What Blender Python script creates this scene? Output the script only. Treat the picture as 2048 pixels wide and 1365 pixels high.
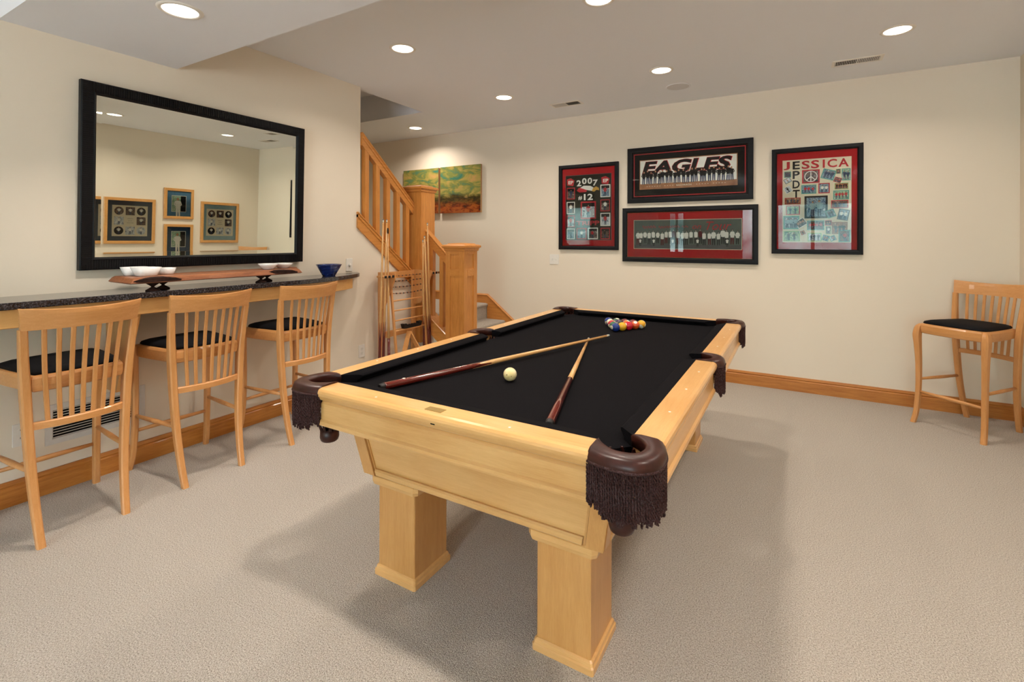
import bpy, bmesh, math, random
from mathutils import Vector, Matrix, Euler
random.seed(7)
for _o in list(bpy.data.objects):
    bpy.data.objects.remove(_o)
SC = bpy.context.scene
COL = SC.collection
PI = math.pi

# ------------------------------------------------------------------ camera
TH, ROLL, FPX, HORIZON = 0.5263, 0.003, 972.0, 481.0
cam_data = bpy.data.cameras.new('camera')
cam = bpy.data.objects.new('camera', cam_data)
COL.objects.link(cam)
cam_data.sensor_fit = 'HORIZONTAL'
cam_data.sensor_width = 36.0
cam_data.lens = FPX / 2048.0 * 36.0
cam_data.shift_y = -(682.5 - HORIZON) / 2048.0
cam_data.clip_start = 0.02
_f = Vector((-math.sin(TH), math.cos(TH), 0)); _r0 = Vector((math.cos(TH), math.sin(TH), 0)); _u0 = Vector((0, 0, 1))
_c, _s = math.cos(ROLL), math.sin(ROLL)
_R = _c * _r0 + _s * _u0; _U = _c * _u0 - _s * _r0
cam.matrix_world = Matrix(((_R.x, _U.x, -_f.x, 0), (_R.y, _U.y, -_f.y, 0), (_R.z, _U.z, -_f.z, 1.36), (0, 0, 0, 1)))
SC.camera = cam

# ------------------------------------------------------------------ exposure and light levels
SC.view_settings.view_transform = 'Standard'
SC.view_settings.look = 'None'
SC.view_settings.gamma = 1.0
SC.view_settings.use_curve_mapping = False
SC.view_settings.exposure = 0.08
LAMP_W = 9.8
LAMP_COL = (1.0, 0.885, 0.77)
SKY_STRENGTH = 33.0

# room constants (metres): left wall, right wall, far wall, wall behind the camera, ceiling
XL, XR, YB, YF, ZC = -3.45, 1.475, 5.11, -4.6, 2.765

# ------------------------------------------------------------------ world: pale sky over a belt of trees
world = bpy.data.worlds.new('world'); SC.world = world
world.use_nodes = True
nt = world.node_tree; nt.nodes.clear()
wo = nt.nodes.new('ShaderNodeOutputWorld'); bg = nt.nodes.new('ShaderNodeBackground')
tc = nt.nodes.new('ShaderNodeTexCoord'); sx = nt.nodes.new('ShaderNodeSeparateXYZ')
nz = nt.nodes.new('ShaderNodeTexNoise'); nz.inputs['Scale'].default_value = 14; nz.inputs['Detail'].default_value = 6
ramp = nt.nodes.new('ShaderNodeValToRGB')
ramp.color_ramp.elements[0].position = 0.35; ramp.color_ramp.elements[0].color = (0.015, 0.04, 0.04, 1)
ramp.color_ramp.elements[1].position = 0.68; ramp.color_ramp.elements[1].color = (0.34, 0.46, 0.48, 1)
mth = nt.nodes.new('ShaderNodeMath'); mth.operation = 'MULTIPLY_ADD'; mth.inputs[1].default_value = 0.5; mth.inputs[2].default_value = -0.44
add = nt.nodes.new('ShaderNodeMath'); add.operation = 'ADD'
edge = nt.nodes.new('ShaderNodeMath'); edge.operation = 'MULTIPLY'; edge.inputs[1].default_value = 9; edge.use_clamp = True
mix = nt.nodes.new('ShaderNodeMix'); mix.data_type = 'RGBA'
sky = nt.nodes.new('ShaderNodeRGB'); sky.outputs[0].default_value = (0.74, 0.84, 1.0, 1)
L = nt.links.new
L(tc.outputs['Generated'], sx.inputs[0]); L(tc.outputs['Generated'], nz.inputs['Vector'])
L(nz.outputs['Fac'], ramp.inputs[0]); L(nz.outputs['Fac'], mth.inputs[0])
L(sx.outputs['Z'], add.inputs[0]); L(mth.outputs[0], add.inputs[1]); L(add.outputs[0], edge.inputs[0])
L(edge.outputs[0], mix.inputs['Factor']); L(ramp.outputs[0], mix.inputs['A']); L(sky.outputs[0], mix.inputs['B'])
gm = nt.nodes.new('ShaderNodeMath'); gm.operation = 'MULTIPLY_ADD'; gm.inputs[1].default_value = -12; gm.inputs[2].default_value = -0.9; gm.use_clamp = True
gmix = nt.nodes.new('ShaderNodeMix'); gmix.data_type = 'RGBA'; gmix.inputs['B'].default_value = (0.45, 0.45, 0.47, 1)   # bright grey ground added below the horizon to light the ceiling
L(sx.outputs['Z'], gm.inputs[0]); L(gm.outputs[0], gmix.inputs['Factor']); L(mix.outputs['Result'], gmix.inputs['A'])
L(gmix.outputs['Result'], bg.inputs['Color']); bg.inputs['Strength'].default_value = SKY_STRENGTH
L(bg.outputs[0], wo.inputs[0])

# openings behind the camera: (x0, x1, z0, z1)
OPENINGS = [(-3.25, -2.75, 0.9, 2.15), (-1.3, 1.3, 0.06, 2.3)]
for k, (a, b, c, d) in enumerate(OPENINGS):      # sampling guides for the daylight that enters there
    ld = bpy.data.lights.new('window_portal', 'AREA'); ld.shape = 'RECTANGLE'
    ld.size = b - a; ld.size_y = d - c
    ld.cycles.is_portal = True
    lo = bpy.data.objects.new('window_portal', ld); COL.objects.link(lo)
    lo.location = ((a + b) / 2, YF - 0.1, (c + d) / 2)
    lo.rotation_euler = (PI / 2, 0, PI)

# ------------------------------------------------------------------ helpers
def lin(h):
    if isinstance(h, str):
        h = h.lstrip('#'); v = [int(h[i:i + 2], 16) / 255 for i in (0, 2, 4)]
    else:
        v = [x / 255 for x in h]
    return tuple(x / 12.92 if x <= 0.04045 else ((x + 0.055) / 1.055) ** 2.4 for x in v) + (1.0,)

class NT:
    def __init__(s, name):
        s.m = bpy.data.materials.new(name); s.m.use_nodes = True
        s.t = s.m.node_tree; s.t.nodes.clear()
        s.out = s.n('ShaderNodeOutputMaterial')
    def n(s, t, **kw):
        nd = s.t.nodes.new(t)
        for k, v in kw.items():
            setattr(nd, k, v)
        return nd
    def l(s, a, b): s.t.links.new(a, b)
    def bsdf(s, rough=0.5, spec=0.5, coat=0, metal=0):
        b = s.n('ShaderNodeBsdfPrincipled')
        b.inputs['Roughness'].default_value = rough; b.inputs['Specular IOR Level'].default_value = spec
        b.inputs['Coat Weight'].default_value = coat; b.inputs['Metallic'].default_value = metal
        b.inputs['Coat Roughness'].default_value = 0.12
        s.l(b.outputs[0], s.out.inputs[0]); return b
    def coords(s, scale=(1, 1, 1), rot=(0, 0, 0), kind='Object'):
        tc = s.n('ShaderNodeTexCoord'); mp = s.n('ShaderNodeMapping')
        mp.inputs['Scale'].default_value = scale; mp.inputs['Rotation'].default_value = rot
        s.l(tc.outputs[kind], mp.inputs[0]); return mp.outputs[0]
    def noise(s, vec, scale, detail=3, rough=0.5, dist=0):
        q = s.n('ShaderNodeTexNoise'); q.inputs['Scale'].default_value = scale; q.inputs['Detail'].default_value = detail
        q.inputs['Roughness'].default_value = rough; q.inputs['Distortion'].default_value = dist
        s.l(vec, q.inputs['Vector']); return q.outputs['Fac']
    def ramp(s, fac, stops, interp='LINEAR'):
        r = s.n('ShaderNodeValToRGB'); r.color_ramp.interpolation = interp
        e = r.color_ramp.elements
        while len(e) < len(stops): e.new(0.5)
        for el, (p, c) in zip(e, stops): el.position = p; el.color = c
        s.l(fac, r.inputs[0]); return r.outputs[0]
    def mixc(s, fac, a, b, blend='MIX'):
        m = s.n('ShaderNodeMix', data_type='RGBA', blend_type=blend)
        for nm, v in (('Factor', fac), ('A', a), ('B', b)):
            if isinstance(v, (tuple, float, int)): m.inputs[nm].default_value = v
            else: s.l(v, m.inputs[nm])
        return m.outputs['Result']
    def math(s, op, a, b=None, clamp=False):
        m = s.n('ShaderNodeMath', operation=op); m.use_clamp = clamp
        for i, v in ((0, a), (1, b)):
            if v is None: continue
            if isinstance(v, (float, int)): m.inputs[i].default_value = v
            else: s.l(v, m.inputs[i])
        return m.outputs[0]
    def bump(s, bs, h, strength=0.2, dist=0.002):
        b = s.n('ShaderNodeBump'); b.inputs['Strength'].default_value = strength; b.inputs['Distance'].default_value = dist
        s.l(h, b.inputs['Height']); s.l(b.outputs[0], bs.inputs['Normal'])

def plain(name, col, rough=0.5, spec=0.5, coat=0, metal=0, var=0.06, vs=40, bump=0):
    t = NT(name); b = t.bsdf(rough, spec, coat, metal)
    v = t.coords(); f = t.noise(v, vs, 3); c = lin(col)
    lo = tuple(x * (1 - var) for x in c[:3]) + (1,); hi = tuple(min(1, x * (1 + var)) for x in c[:3]) + (1,)
    t.l(t.ramp(f, [(0.3, lo), (0.7, hi)]), b.inputs['Base Color'])
    if bump: t.bump(b, f, bump)
    return t.m

def wood(name, light, dark, axis='X', freq=1.0, rough=0.4, coat=0.15, contrast=1.0):
    t = NT(name); b = t.bsdf(rough, 0.45, coat)
    s = {'X': (1.2, 16, 16), 'Y': (16, 1.2, 16), 'Z': (16, 16, 1.2)}[axis]
    v = t.coords(tuple(q * freq for q in s))
    f1 = t.noise(v, 3.2, 5, 0.62, 0.6)
    v2 = t.coords(tuple(q * freq * 4 for q in s)); f2 = t.noise(v2, 6, 3, 0.7)
    v3 = t.coords((1.7, 1.7, 1.7)); f3 = t.noise(v3, 2.3, 2)
    f = t.math('ADD', t.math('MULTIPLY', f1, 0.6 * contrast), t.math('MULTIPLY', f2, 0.25))
    f = t.math('ADD', f, t.math('MULTIPLY', f3, 0.15 + 0.4 * (1 - contrast)))
    t.l(t.ramp(f, [(0.32, lin(dark)), (0.62, lin(light))]), b.inputs['Base Color'])
    t.bump(b, f2, 0.06, 0.001)
    return t.m

M = {}
def build_materials():
    t = NT('wall_paint'); b = t.bsdf(0.85, 0.2); v = t.coords(); f = t.noise(v, 260, 2)
    b.inputs['Base Color'].default_value = lin('EADFCD'); t.bump(b, f, 0.05, 0.001); M['wall'] = t.m
    t = NT('ceiling_paint'); b = t.bsdf(0.9, 0.15); v = t.coords(); f = t.noise(v, 200, 2)
    b.inputs['Base Color'].default_value = lin('EBEDF1'); t.bump(b, f, 0.06, 0.001); M['ceil'] = t.m
    t = NT('carpet'); b = t.bsdf(0.95, 0.05); v = t.coords()
    f1 = t.noise(v, 210, 2, 0.6); f2 = t.noise(v, 520, 2, 0.7); f3 = t.noise(t.coords((0.9, 0.35, 1)), 2.2, 2)
    vo = t.n('ShaderNodeTexVoronoi'); vo.inputs['Scale'].default_value = 260; t.l(v, vo.inputs['Vector'])
    h = t.math('ADD', t.math('MULTIPLY', f1, 0.6), t.math('MULTIPLY', f2, 0.5))
    c = t.ramp(h, [(0.41, lin('74685C')), (0.50, lin('B8AE9F')), (0.57, lin('CCC2B5')), (0.67, lin('E6DFD4'))])
    c = t.mixc(t.math('MULTIPLY', f3, 0.22), c, lin('AEA498'))
    t.l(c, b.inputs['Base Color'])
    hh = t.math('ADD', h, t.math('MULTIPLY', vo.outputs['Distance'], -0.8))
    t.bump(b, hh, 0.9, 0.006)
    b.inputs['Sheen Weight'].default_value = 0.15
    M['carpet'] = t.m
    M['maple_x'] = wood('maple_x', 'E8B878', 'D39C5A', 'X', 0.8, 0.28, 0.35, 0.6)
    M['maple_y'] = wood('maple_y', 'E8B878', 'D39C5A', 'Y', 0.8, 0.28, 0.35, 0.6)
    M['maple_z'] = wood('maple_z', 'DBA564', 'C48A4A', 'Z', 0.8, 0.32, 0.3, 0.6)
    M['stool_z'] = wood('beech_z', 'DCA066', 'C68848', 'Z', 1.5, 0.4, 0.15, 0.7)
    M['stool_x'] = wood('beech_x', 'DCA066', 'C68848', 'X', 1.5, 0.4, 0.15, 0.7)
    M['oak_x'] = wood('oak_x', 'D8944A', 'B87230', 'X', 1.2, 0.4, 0.2, 1)
    M['oak_y'] = wood('oak_y', 'D8944A', 'B87230', 'Y', 1.2, 0.4, 0.2, 1)
    M['oak_z'] = wood('oak_z', 'D8944A', 'B87230', 'Z', 1.2, 0.4, 0.2, 1)
    M['base_x'] = wood('trim_x', 'C8853C', 'A25E22', 'X', 1.0, 0.38, 0.2, 1)
    M['base_y'] = wood('trim_y', 'C8853C', 'A25E22', 'Y', 1.0, 0.38, 0.2, 1)
    M['slab'] = wood('walnut_slab', 'A86A42', '6E3A22', 'Y', 1.3, 0.45, 0.1, 1)
    M['bark'] = plain('bark', '2A1812', 0.9, 0.2, var=0.4, vs=60, bump=0.6)
    M['felt'] = plain('black_felt', '0F0E11', 0.95, 0.08, var=0.25, vs=300, bump=0.15)
    M['leather'] = plain('brown_leather', '381710', 0.36, 0.35, 0.05, var=0.35, vs=30, bump=0.08)
    M['cushion'] = plain('black_fabric', '0C0C10', 0.8, 0.2, var=0.2, vs=300, bump=0.1)
    t = NT('fringe_cord'); b = t.bsdf(0.75, 0.25); v = t.coords()
    f = t.noise(v, 260, 2)
    t.l(t.ramp(f, [(0.35, lin('160C0C')), (0.5, lin('42201C')), (0.65, lin('4A3C3E'))]), b.inputs['Base Color']); M['fringe'] = t.m
    t = NT('granite'); b = t.bsdf(0.12, 0.5, 0.3); v = t.coords()
    f = t.noise(v, 130, 4, 0.75)
    t.l(t.ramp(f, [(0.42, lin('15161A')), (0.55, lin('34343A')), (0.68, lin('7A7678'))]), b.inputs['Base Color']); M['granite'] = t.m
    M['black_frame'] = plain('black_frame', '0C0C10', 0.5, 0.25, 0.0, var=0.2)
    M['black_plastic'] = plain('black_rubber', '101010', 0.5, 0.4)
    M['white_plastic'] = plain('white_plastic', 'E8E4DC', 0.4, 0.4, var=0.02)
    M['dark_slot'] = plain('dark_slot', '0E0C0A', 0.8, 0.1)
    M['porcelain'] = plain('porcelain', 'EEEEEE', 0.15, 0.5, 0.4, var=0.02)
    M['vent_white'] = plain('vent_paint', 'D8D4CE', 0.5, 0.3, var=0.03)
    M['brass'] = plain('brass', 'B59A5A', 0.35, 0.5, 0, 0.9)
    M['pearl'] = plain('sight_pearl', 'F0E8D8', 0.3, 0.5)
    M['red_mat'] = plain('red_mat', 'B01A20', 0.8, 0.2, var=0.05)
    M['dark_mat'] = plain('black_mat', '131214', 0.85, 0.2)
    M['cream'] = plain('cream_paper', 'E8DCC4', 0.8, 0.2, var=0.03)
    M['blue_mat'] = plain('blue_mat', '5E86A6', 0.8, 0.2)
    M['navy_mat'] = plain('navy_mat', '2E4560', 0.8, 0.2)
    M['slate_mat'] = plain('slate_mat', '4E5866', 0.8, 0.2)
    M['ltblue_mat'] = plain('light_blue_mat', '94B0B8', 0.8, 0.2)
    M['white_paper'] = plain('white_paper', 'EFECE6', 0.7, 0.2, var=0.03)
    M['red_paper'] = plain('red_paper', 'C03038', 0.7, 0.2, var=0.08)
    M['black_paper'] = plain('black_paper', '1A181A', 0.7, 0.2, var=0.2)
    M['grey_paper'] = plain('grey_paper', '5C5C5E', 0.7, 0.2, var=0.15, vs=8)
    M['brown_paper'] = plain('brown_paper', 'A07050', 0.7, 0.2, var=0.2, vs=20)
    M['skin'] = plain('print_skin', 'C08C70', 0.7, 0.2, var=0.1)
    M['jean'] = plain('print_denim', '34405C', 0.7, 0.2, var=0.25, vs=60)
    M['teal'] = plain('teal_paper', '5FA59C', 0.7, 0.2, var=0.1)
    M['green_paper'] = plain('green_paper', '9CC08A', 0.7, 0.2, var=0.1)
    M['yellow_paper'] = plain('gold_paper', 'C89A40', 0.7, 0.2, var=0.1)
    M['maroon_wood'] = wood('cue_butt', '6E1E14', '3E0E0C', 'Z', 1.5, 0.12, 0.6, 1)
    M['cue_maple'] = wood('cue_shaft', 'E0B074', 'C89458', 'Z', 1.5, 0.25, 0.4, 0.6)
    M['ferrule'] = plain('ferrule', 'CFC6B0', 0.3, 0.5)
    M['tip_blue'] = plain('cue_tip', '6A8494', 0.9, 0.1)
    # glass panes: fresnel mix of clear and reflective
    t = NT('clear_glass'); fr = t.n('ShaderNodeFresnel'); fr.inputs[0].default_value = 1.32
    tr = t.n('ShaderNodeBsdfTransparent'); gl = t.n('ShaderNodeBsdfGlossy'); gl.inputs['Roughness'].default_value = 0.0
    mx = t.n('ShaderNodeMixShader'); t.l(fr.outputs[0], mx.inputs[0]); t.l(tr.outputs[0], mx.inputs[1]); t.l(gl.outputs[0], mx.inputs[2])
    nv = t.noise(t.coords(), 3, 1); tr.inputs[0].default_value = (0.97, 0.98, 0.97, 1)
    t.l(mx.outputs[0], t.out.inputs[0]); M['glass'] = t.m
    t = NT('mirror_silver'); gl = t.n('ShaderNodeBsdfGlossy'); gl.inputs['Roughness'].default_value = 0.0
    gl.inputs['Color'].default_value = (0.88, 0.92, 0.85, 1); t.l(gl.outputs[0], t.out.inputs[0]); M['mirror'] = t.m
    t = NT('blue_glass'); b = t.bsdf(0.05, 0.6, 0.5); v = t.coords((1, 1, 6)); f = t.noise(v, 9, 4, 0.6, 1.5)
    t.l(t.ramp(f, [(0.35, lin('0A1440')), (0.55, lin('16307A')), (0.75, lin('7E92B8'))]), b.inputs['Base Color']); M['blue_glass'] = t.m
    t = NT('lamp_lens'); em = t.n('ShaderNodeEmission'); em.inputs[0].default_value = (1.0, 0.90, 0.74, 1); em.inputs[1].default_value = 6
    t.l(em.outputs[0], t.out.inputs[0]); M['lens'] = t.m
def photo_tex(name, cols, sc):
    t = NT(name); b = t.bsdf(0.6, 0.2); v = t.coords((1, 0.8, 1)); f = t.noise(v, sc, 4, 0.6, 0.6)
    t.l(t.ramp(f, [(p, lin(c)) for p, c in zip((0.34, 0.44, 0.5, 0.56, 0.66), cols)]), b.inputs['Base Color']); return t.m
build_materials()
for _n, _c in (('warm', ('2A1410', '8A4A30', 'C88A64', '6A3428', 'E0B890')), ('cool', ('1E2A48', '5A7898', 'A8BCC8', '34506A', 'D8E0E4')), ('dark', ('101016', '3A3440', '8A6A58', '24262E', 'A89890')),
               ('ice', ('4A5060', 'A8B0BC', 'D8DCE0', 'C0C6CE', 'F0F0F0')), ('leafy', ('3A6A60', '8AB09A', 'C8D8B0', '5A8A88', 'E8E4CC'))):
    M['photo_' + _n] = photo_tex('photo_' + _n, _c, 38)
PHOTO = {'grey_paper': 'photo_dark', 'white_paper': 'photo_ice', 'black_paper': 'photo_dark', 'navy_mat': 'photo_cool', 'blue_mat': 'photo_cool', 'brown_paper': 'photo_warm', 'teal': 'photo_leafy', 'green_paper': 'photo_leafy',
         'ltblue_mat': 'photo_cool', 'slate_mat': 'photo_cool', 'cream': 'photo_ice', 'red_paper': 'photo_warm', 'jean': 'photo_cool'}

class MB:
    def __init__(s): s.v = []; s.f = []; s.mi = []; s.sm = []; s.M = Matrix.Identity(4); s.cur = 0
    def pt(s, p):
        s.v.append(tuple(s.M @ Vector(p))); return len(s.v) - 1
    def face(s, idx, smooth=False): s.f.append(tuple(idx)); s.mi.append(s.cur); s.sm.append(smooth)
    def poly(s, pts): s.face([s.pt(p) for p in pts]); return s
    def box(s, x0, x1, y0, y1, z0, z1, b=0.0):
        c = Vector(((x0 + x1) / 2, (y0 + y1) / 2, (z0 + z1) / 2)); h = Vector((abs(x1 - x0) / 2, abs(y1 - y0) / 2, abs(z1 - z0) / 2))
        b = min(b, min(h) * 0.95)
        if b <= 0:
            ids = [s.pt((c.x + h.x * i, c.y + h.y * j, c.z + h.z * k)) for i in (-1, 1) for j in (-1, 1) for k in (-1, 1)]
            for q in ((0, 1, 3, 2), (4, 6, 7, 5), (0, 4, 5, 1), (2, 3, 7, 6), (0, 2, 6, 4), (1, 5, 7, 3)): s.face([ids[i] for i in q])
            return s
        V = {}
        for i in (-1, 1):
            for j in (-1, 1):
                for k in (-1, 1):
                    sg = (i, j, k)
                    for a in range(3):
                        p = [c[q] + sg[q] * (h[q] - (0 if q == a else b)) for q in range(3)]
                        V[sg, a] = (s.pt(p), Vector(p))
        def add(keys):
            ps = [V[k][1] for k in keys]; n = (ps[1] - ps[0]).cross(ps[2] - ps[0]); m = sum(ps, Vector()) / len(ps) - c
            ids = [V[k][0] for k in keys]
            s.face(ids if n.dot(m) > 0 else ids[::-1])
        for a in range(3):
            o = [q for q in range(3) if q != a]
            for sa in (-1, 1):
                ks = []
                for (u, w) in ((-1, -1), (1, -1), (1, 1), (-1, 1)):
                    sg = [0, 0, 0]; sg[a] = sa; sg[o[0]] = u; sg[o[1]] = w; ks.append((tuple(sg), a))
                add(ks)
            for su in (-1, 1):
                for sw in (-1, 1):
                    g = [0, 0, 0]; g[o[0]] = su; g[o[1]] = sw
                    g1 = list(g); g1[a] = -1; g2 = list(g); g2[a] = 1
                    add([(tuple(g1), o[0]), (tuple(g2), o[0]), (tuple(g2), o[1]), (tuple(g1), o[1])])
        for i in (-1, 1):
            for j in (-1, 1):
                for k in (-1, 1): add([((i, j, k), 0), ((i, j, k), 1), ((i, j, k), 2)])
        return s
    def loft(s, rings, cap=True, close=True, smooth=False, wrap=False):
        ids = [[s.pt(p) for p in r] for r in rings]; n = len(ids[0])
        seq = list(range(len(ids) - 1)) + ([len(ids) - 1] if wrap else [])
        for i in seq:
            a, b = ids[i], ids[(i + 1) % len(ids)]
            for j in range(n if close else n - 1):
                k = (j + 1) % n; s.face((a[j], a[k], b[k], b[j]), smooth)
        if cap and not wrap:
            s.face(ids[0][::-1]); s.face(ids[-1])
        return s
    def lathe(s, prof, seg=24, c=(0, 0, 0), smooth=True, cap=False):
        rings = [[(c[0] + r * math.cos(2 * PI * k / seg), c[1] + r * math.sin(2 * PI * k / seg), c[2] + z) for k in range(seg)] for r, z in prof]
        return s.loft(rings, cap, True, smooth)
    def tube(s, pts, rad, seg=8, smooth=True, cap=True):
        pts = [Vector(p) for p in pts]; rr = rad if isinstance(rad, (list, tuple)) else [rad] * len(pts)
        rings = []; up = None
        for i, p in enumerate(pts):
            d = (pts[min(i + 1, len(pts) - 1)] - pts[max(i - 1, 0)]).normalized()
            if up is None: up = Vector((0, 0, 1)) if abs(d.z) < 0.9 else Vector((1, 0, 0))
            a = d.cross(up).normalized(); b = a.cross(d).normalized(); up = b
            rings.append([tuple(p + (a * math.cos(2 * PI * k / seg) + b * math.sin(2 * PI * k / seg)) * rr[i]) for k in range(seg)])
        return s.loft(rings, cap, True, smooth)
    def prism(s, poly, w0, w1, fn):
        """extrude a 2D polygon; fn(u, v, w) gives the point, w0/w1 numbers or functions of (u, v)"""
        g = lambda w, u, v: w(u, v) if callable(w) else w
        return s.loft([[fn(u, v, g(w0, u, v)) for u, v in poly], [fn(u, v, g(w1, u, v)) for u, v in poly]])
    def ngon(s, c, r, seg=16, fn=None, ry=None):
        ry = ry or r
        s.face([s.pt(fn(c[0] + r * math.cos(2 * PI * k / seg), c[1] + ry * math.sin(2 * PI * k / seg))) for k in range(seg)]); return s
    def mesh(s, name, mats):
        me = bpy.data.meshes.new(name); me.from_pydata(s.v, [], s.f)
        for m in (mats if isinstance(mats, (list, tuple)) else [mats]): me.materials.append(M[m] if isinstance(m, str) else m)
        me.polygons.foreach_set('material_index', s.mi); me.polygons.foreach_set('use_smooth', s.sm)
        bm = bmesh.new(); bm.from_mesh(me); bmesh.ops.recalc_face_normals(bm, faces=bm.faces); bm.to_mesh(me); bm.free()
        me.update(); return me
    def build(s, name, mats, parent=None, kind=None):
        o = bpy.data.objects.new(name, s.mesh(name, mats)); COL.objects.link(o)
        if parent is not None: o.parent = parent
        if kind: o['kind'] = kind
        return o

def inst(name, me, parent, loc=(0, 0, 0), rot=(0, 0, 0), scale=(1, 1, 1)):
    o = bpy.data.objects.new(name, me); COL.objects.link(o)
    o.parent = parent; o.location = loc; o.rotation_euler = rot; o.scale = scale
    return o
def tag(o, label, cat, group=None, kind=None):
    o['label'] = label; o['category'] = cat
    if group: o['group'] = group
    if kind: o['kind'] = kind
    return o
def thing(name, label, cat, loc=(0, 0, 0), rotz=0.0, group=None, mat=None):
    o = bpy.data.objects.new(name, None); COL.objects.link(o); o.empty_display_size = 0.1
    if mat is not None: o.matrix_world = mat
    else: o.location = loc; o.rotation_euler = (0, 0, rotz)
    return tag(o, label, cat, group)
def struct(o, label=None):
    o['kind'] = 'structure'
    if label: o['label'] = label
    return o
def copy_tree(o, parent=None):
    c = o.copy(); COL.objects.link(c); c.parent = parent
    for ch in [x for x in bpy.data.objects if x.parent == o]: copy_tree(ch, c)
    return c
def ring_rect(cx, cy, z, wx, wy, ch=0.25):
    hx, hy = wx / 2, wy / 2; k = min(hx, hy) * ch
    return [(cx - hx + k, cy - hy, z), (cx + hx - k, cy - hy, z), (cx + hx, cy - hy + k, z), (cx + hx, cy + hy - k, z),
            (cx + hx - k, cy + hy, z), (cx - hx + k, cy + hy, z), (cx - hx, cy + hy - k, z), (cx - hx, cy - hy + k, z)]
def catmull(pts, n):
    P = [Vector(p) for p in pts]; out = []
    for i in range(len(P) - 1):
        p0 = P[max(i - 1, 0)]; p1 = P[i]; p2 = P[i + 1]; p3 = P[min(i + 2, len(P) - 1)]
        for k in range(n):
            t = k / n
            out.append(0.5 * ((2 * p1) + (p2 - p0) * t + (2 * p0 - 5 * p1 + 4 * p2 - p3) * t * t + (3 * p1 - p0 - 3 * p2 + p3) * t ** 3))
    out.append(P[-1]); return out
def text_into(mb, body, x0, x1, y0, y1, z, shear=0.0, bold=0.0, arc=0.0):
    cu = bpy.data.curves.new('txt', 'FONT'); cu.body = body; cu.offset = bold; cu.resolution_u = 3
    ob = bpy.data.objects.new('txt', cu); COL.objects.link(ob)
    dg = bpy.context.evaluated_depsgraph_get(); me = bpy.data.meshes.new_from_object(ob.evaluated_get(dg))
    xs = [v.co.x for v in me.vertices]; ys = [v.co.y for v in me.vertices]
    ax, bx, ay, by = min(xs), max(xs), min(ys), max(ys)
    ids = []
    for v in me.vertices:
        t = (v.co.x - ax) / (bx - ax); y = y0 + (v.co.y - ay) / (by - ay) * (y1 - y0)
        x = x0 + t * (x1 - x0) + shear * (y - y0)
        ids.append(mb.pt((x, y + arc * (1 - (2 * t - 1) ** 2), z)))
    for p in me.polygons: mb.face([ids[i] for i in p.vertices])
    bpy.data.objects.remove(ob); bpy.data.curves.remove(cu); bpy.data.meshes.remove(me)

# ================================================================== THE SETTING
WT = 0.12
def zt_up(y): return 1.483 - 0.79 * (y - 3.261)          # top edge of the upper stringer
def zt_lo(x): return 0.622 - 0.767 * (x + 3.331)         # top edge of the lower stringer
struct(MB().box(-5.85, XR + WT, YF - WT, YB + WT, -0.1, 0).build('floor', 'carpet'), 'beige speckled loop pile carpet covering the whole floor')
yz = lambda u, v, w: (w, u, v)
xz = lambda u, v, w: (u, w, v)
struct(MB().prism([(YF, 0), (3.9, 0), (3.9, zt_up(3.9) - 0.06), (3.16, zt_up(3.16) - 0.06), (3.16, ZC), (YF, ZC)], XL - WT, XL, yz).build('wall_left', 'wall'))
struct(MB().box(-5.85, XR + WT, YB, YB + WT, 0, ZC + 0.3).build('wall_back', 'wall'))
struct(MB().box(XR, XR + WT, YF, YB, 0, ZC).build('wall_right', 'wall'))
mb = MB(); xs = -4.75
for (a, b, c, d) in OPENINGS:
    mb.box(xs, a, YF - WT, YF, 0, ZC); mb.box(a, b, YF - WT, YF, 0, c); mb.box(a, b, YF - WT, YF, d, ZC); xs = b
mb.box(xs, XR + WT, YF - WT, YF, 0, ZC)
struct(mb.build('wall_front', 'wall'))
# stairwell enclosure
mb = MB().box(-4.75, -4.6, YF, 3.9, 0, 5.3).box(-5.85, -5.7, 3.8, YB, 0, ZC + 0.3).box(-5.85, -4.75, 3.8, 3.9, 0, ZC + 0.3).box(-4.6, XL - 0.005, 0.9, 1.0, ZC + 0.3, 5.3).box(-3.53, XL, 1.0, 3.0, ZC + 0.3, 5.3).box(-4.6, -3.5, 1.0, 3.0, 5.2, 5.3).box(-4.6, -3.5, 2.9, 3.0, ZC + 0.42, 5.2)
struct(mb.build('wall_stairwell', 'wall'))
struct(MB().prism([(-3.42, 0), (-3.02, 0), (-3.02, zt_lo(-3.02) - 0.06), (-3.42, zt_lo(-3.42) - 0.06)], 3.92, 4.02, xz).build('wall_stair', 'wall'))
mb = MB().box(-3.53, XR + WT, YF - WT, YB + WT, ZC, ZC + 0.3).box(-5.7, -3.53, 4.12, YB, ZC, ZC + 0.3).box(-5.7, -4.6, 3.9, 4.12, ZC, ZC + 0.3).box(-4.6, -3.53, YF - WT, 1.0, ZC, ZC + 0.3)
mb.box(-4.6, -3.53, 2.9, 4.3, ZC + 0.3, ZC + 0.42)
struct(mb.build('ceiling', 'ceil'))
struct(MB().box(XL, XR, 0.81, 1.625, 2.46, ZC).build('trim_1', 'ceil'), 'boxed ceiling beam crossing the room above the bar')
BP = [(0, 0), (0.018, 0), (0.018, 0.092), (0.012, 0.098), (0.016, 0.108), (0.009, 0.126), (0, 0.126)]
struct(MB().prism(BP, YF, 3.90, lambda u, v, w: (XL + u, w, v)).build('baseboard_left', 'base_y'))
struct(MB().prism(BP, -2.62, XR, lambda u, v, w: (w, YB - u, v)).build('baseboard_back', 'base_x'))
struct(MB().prism(BP, YF, YB - 0.018, lambda u, v, w: (XR - u, w, v)).build('baseboard_right', 'base_y'))
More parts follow.
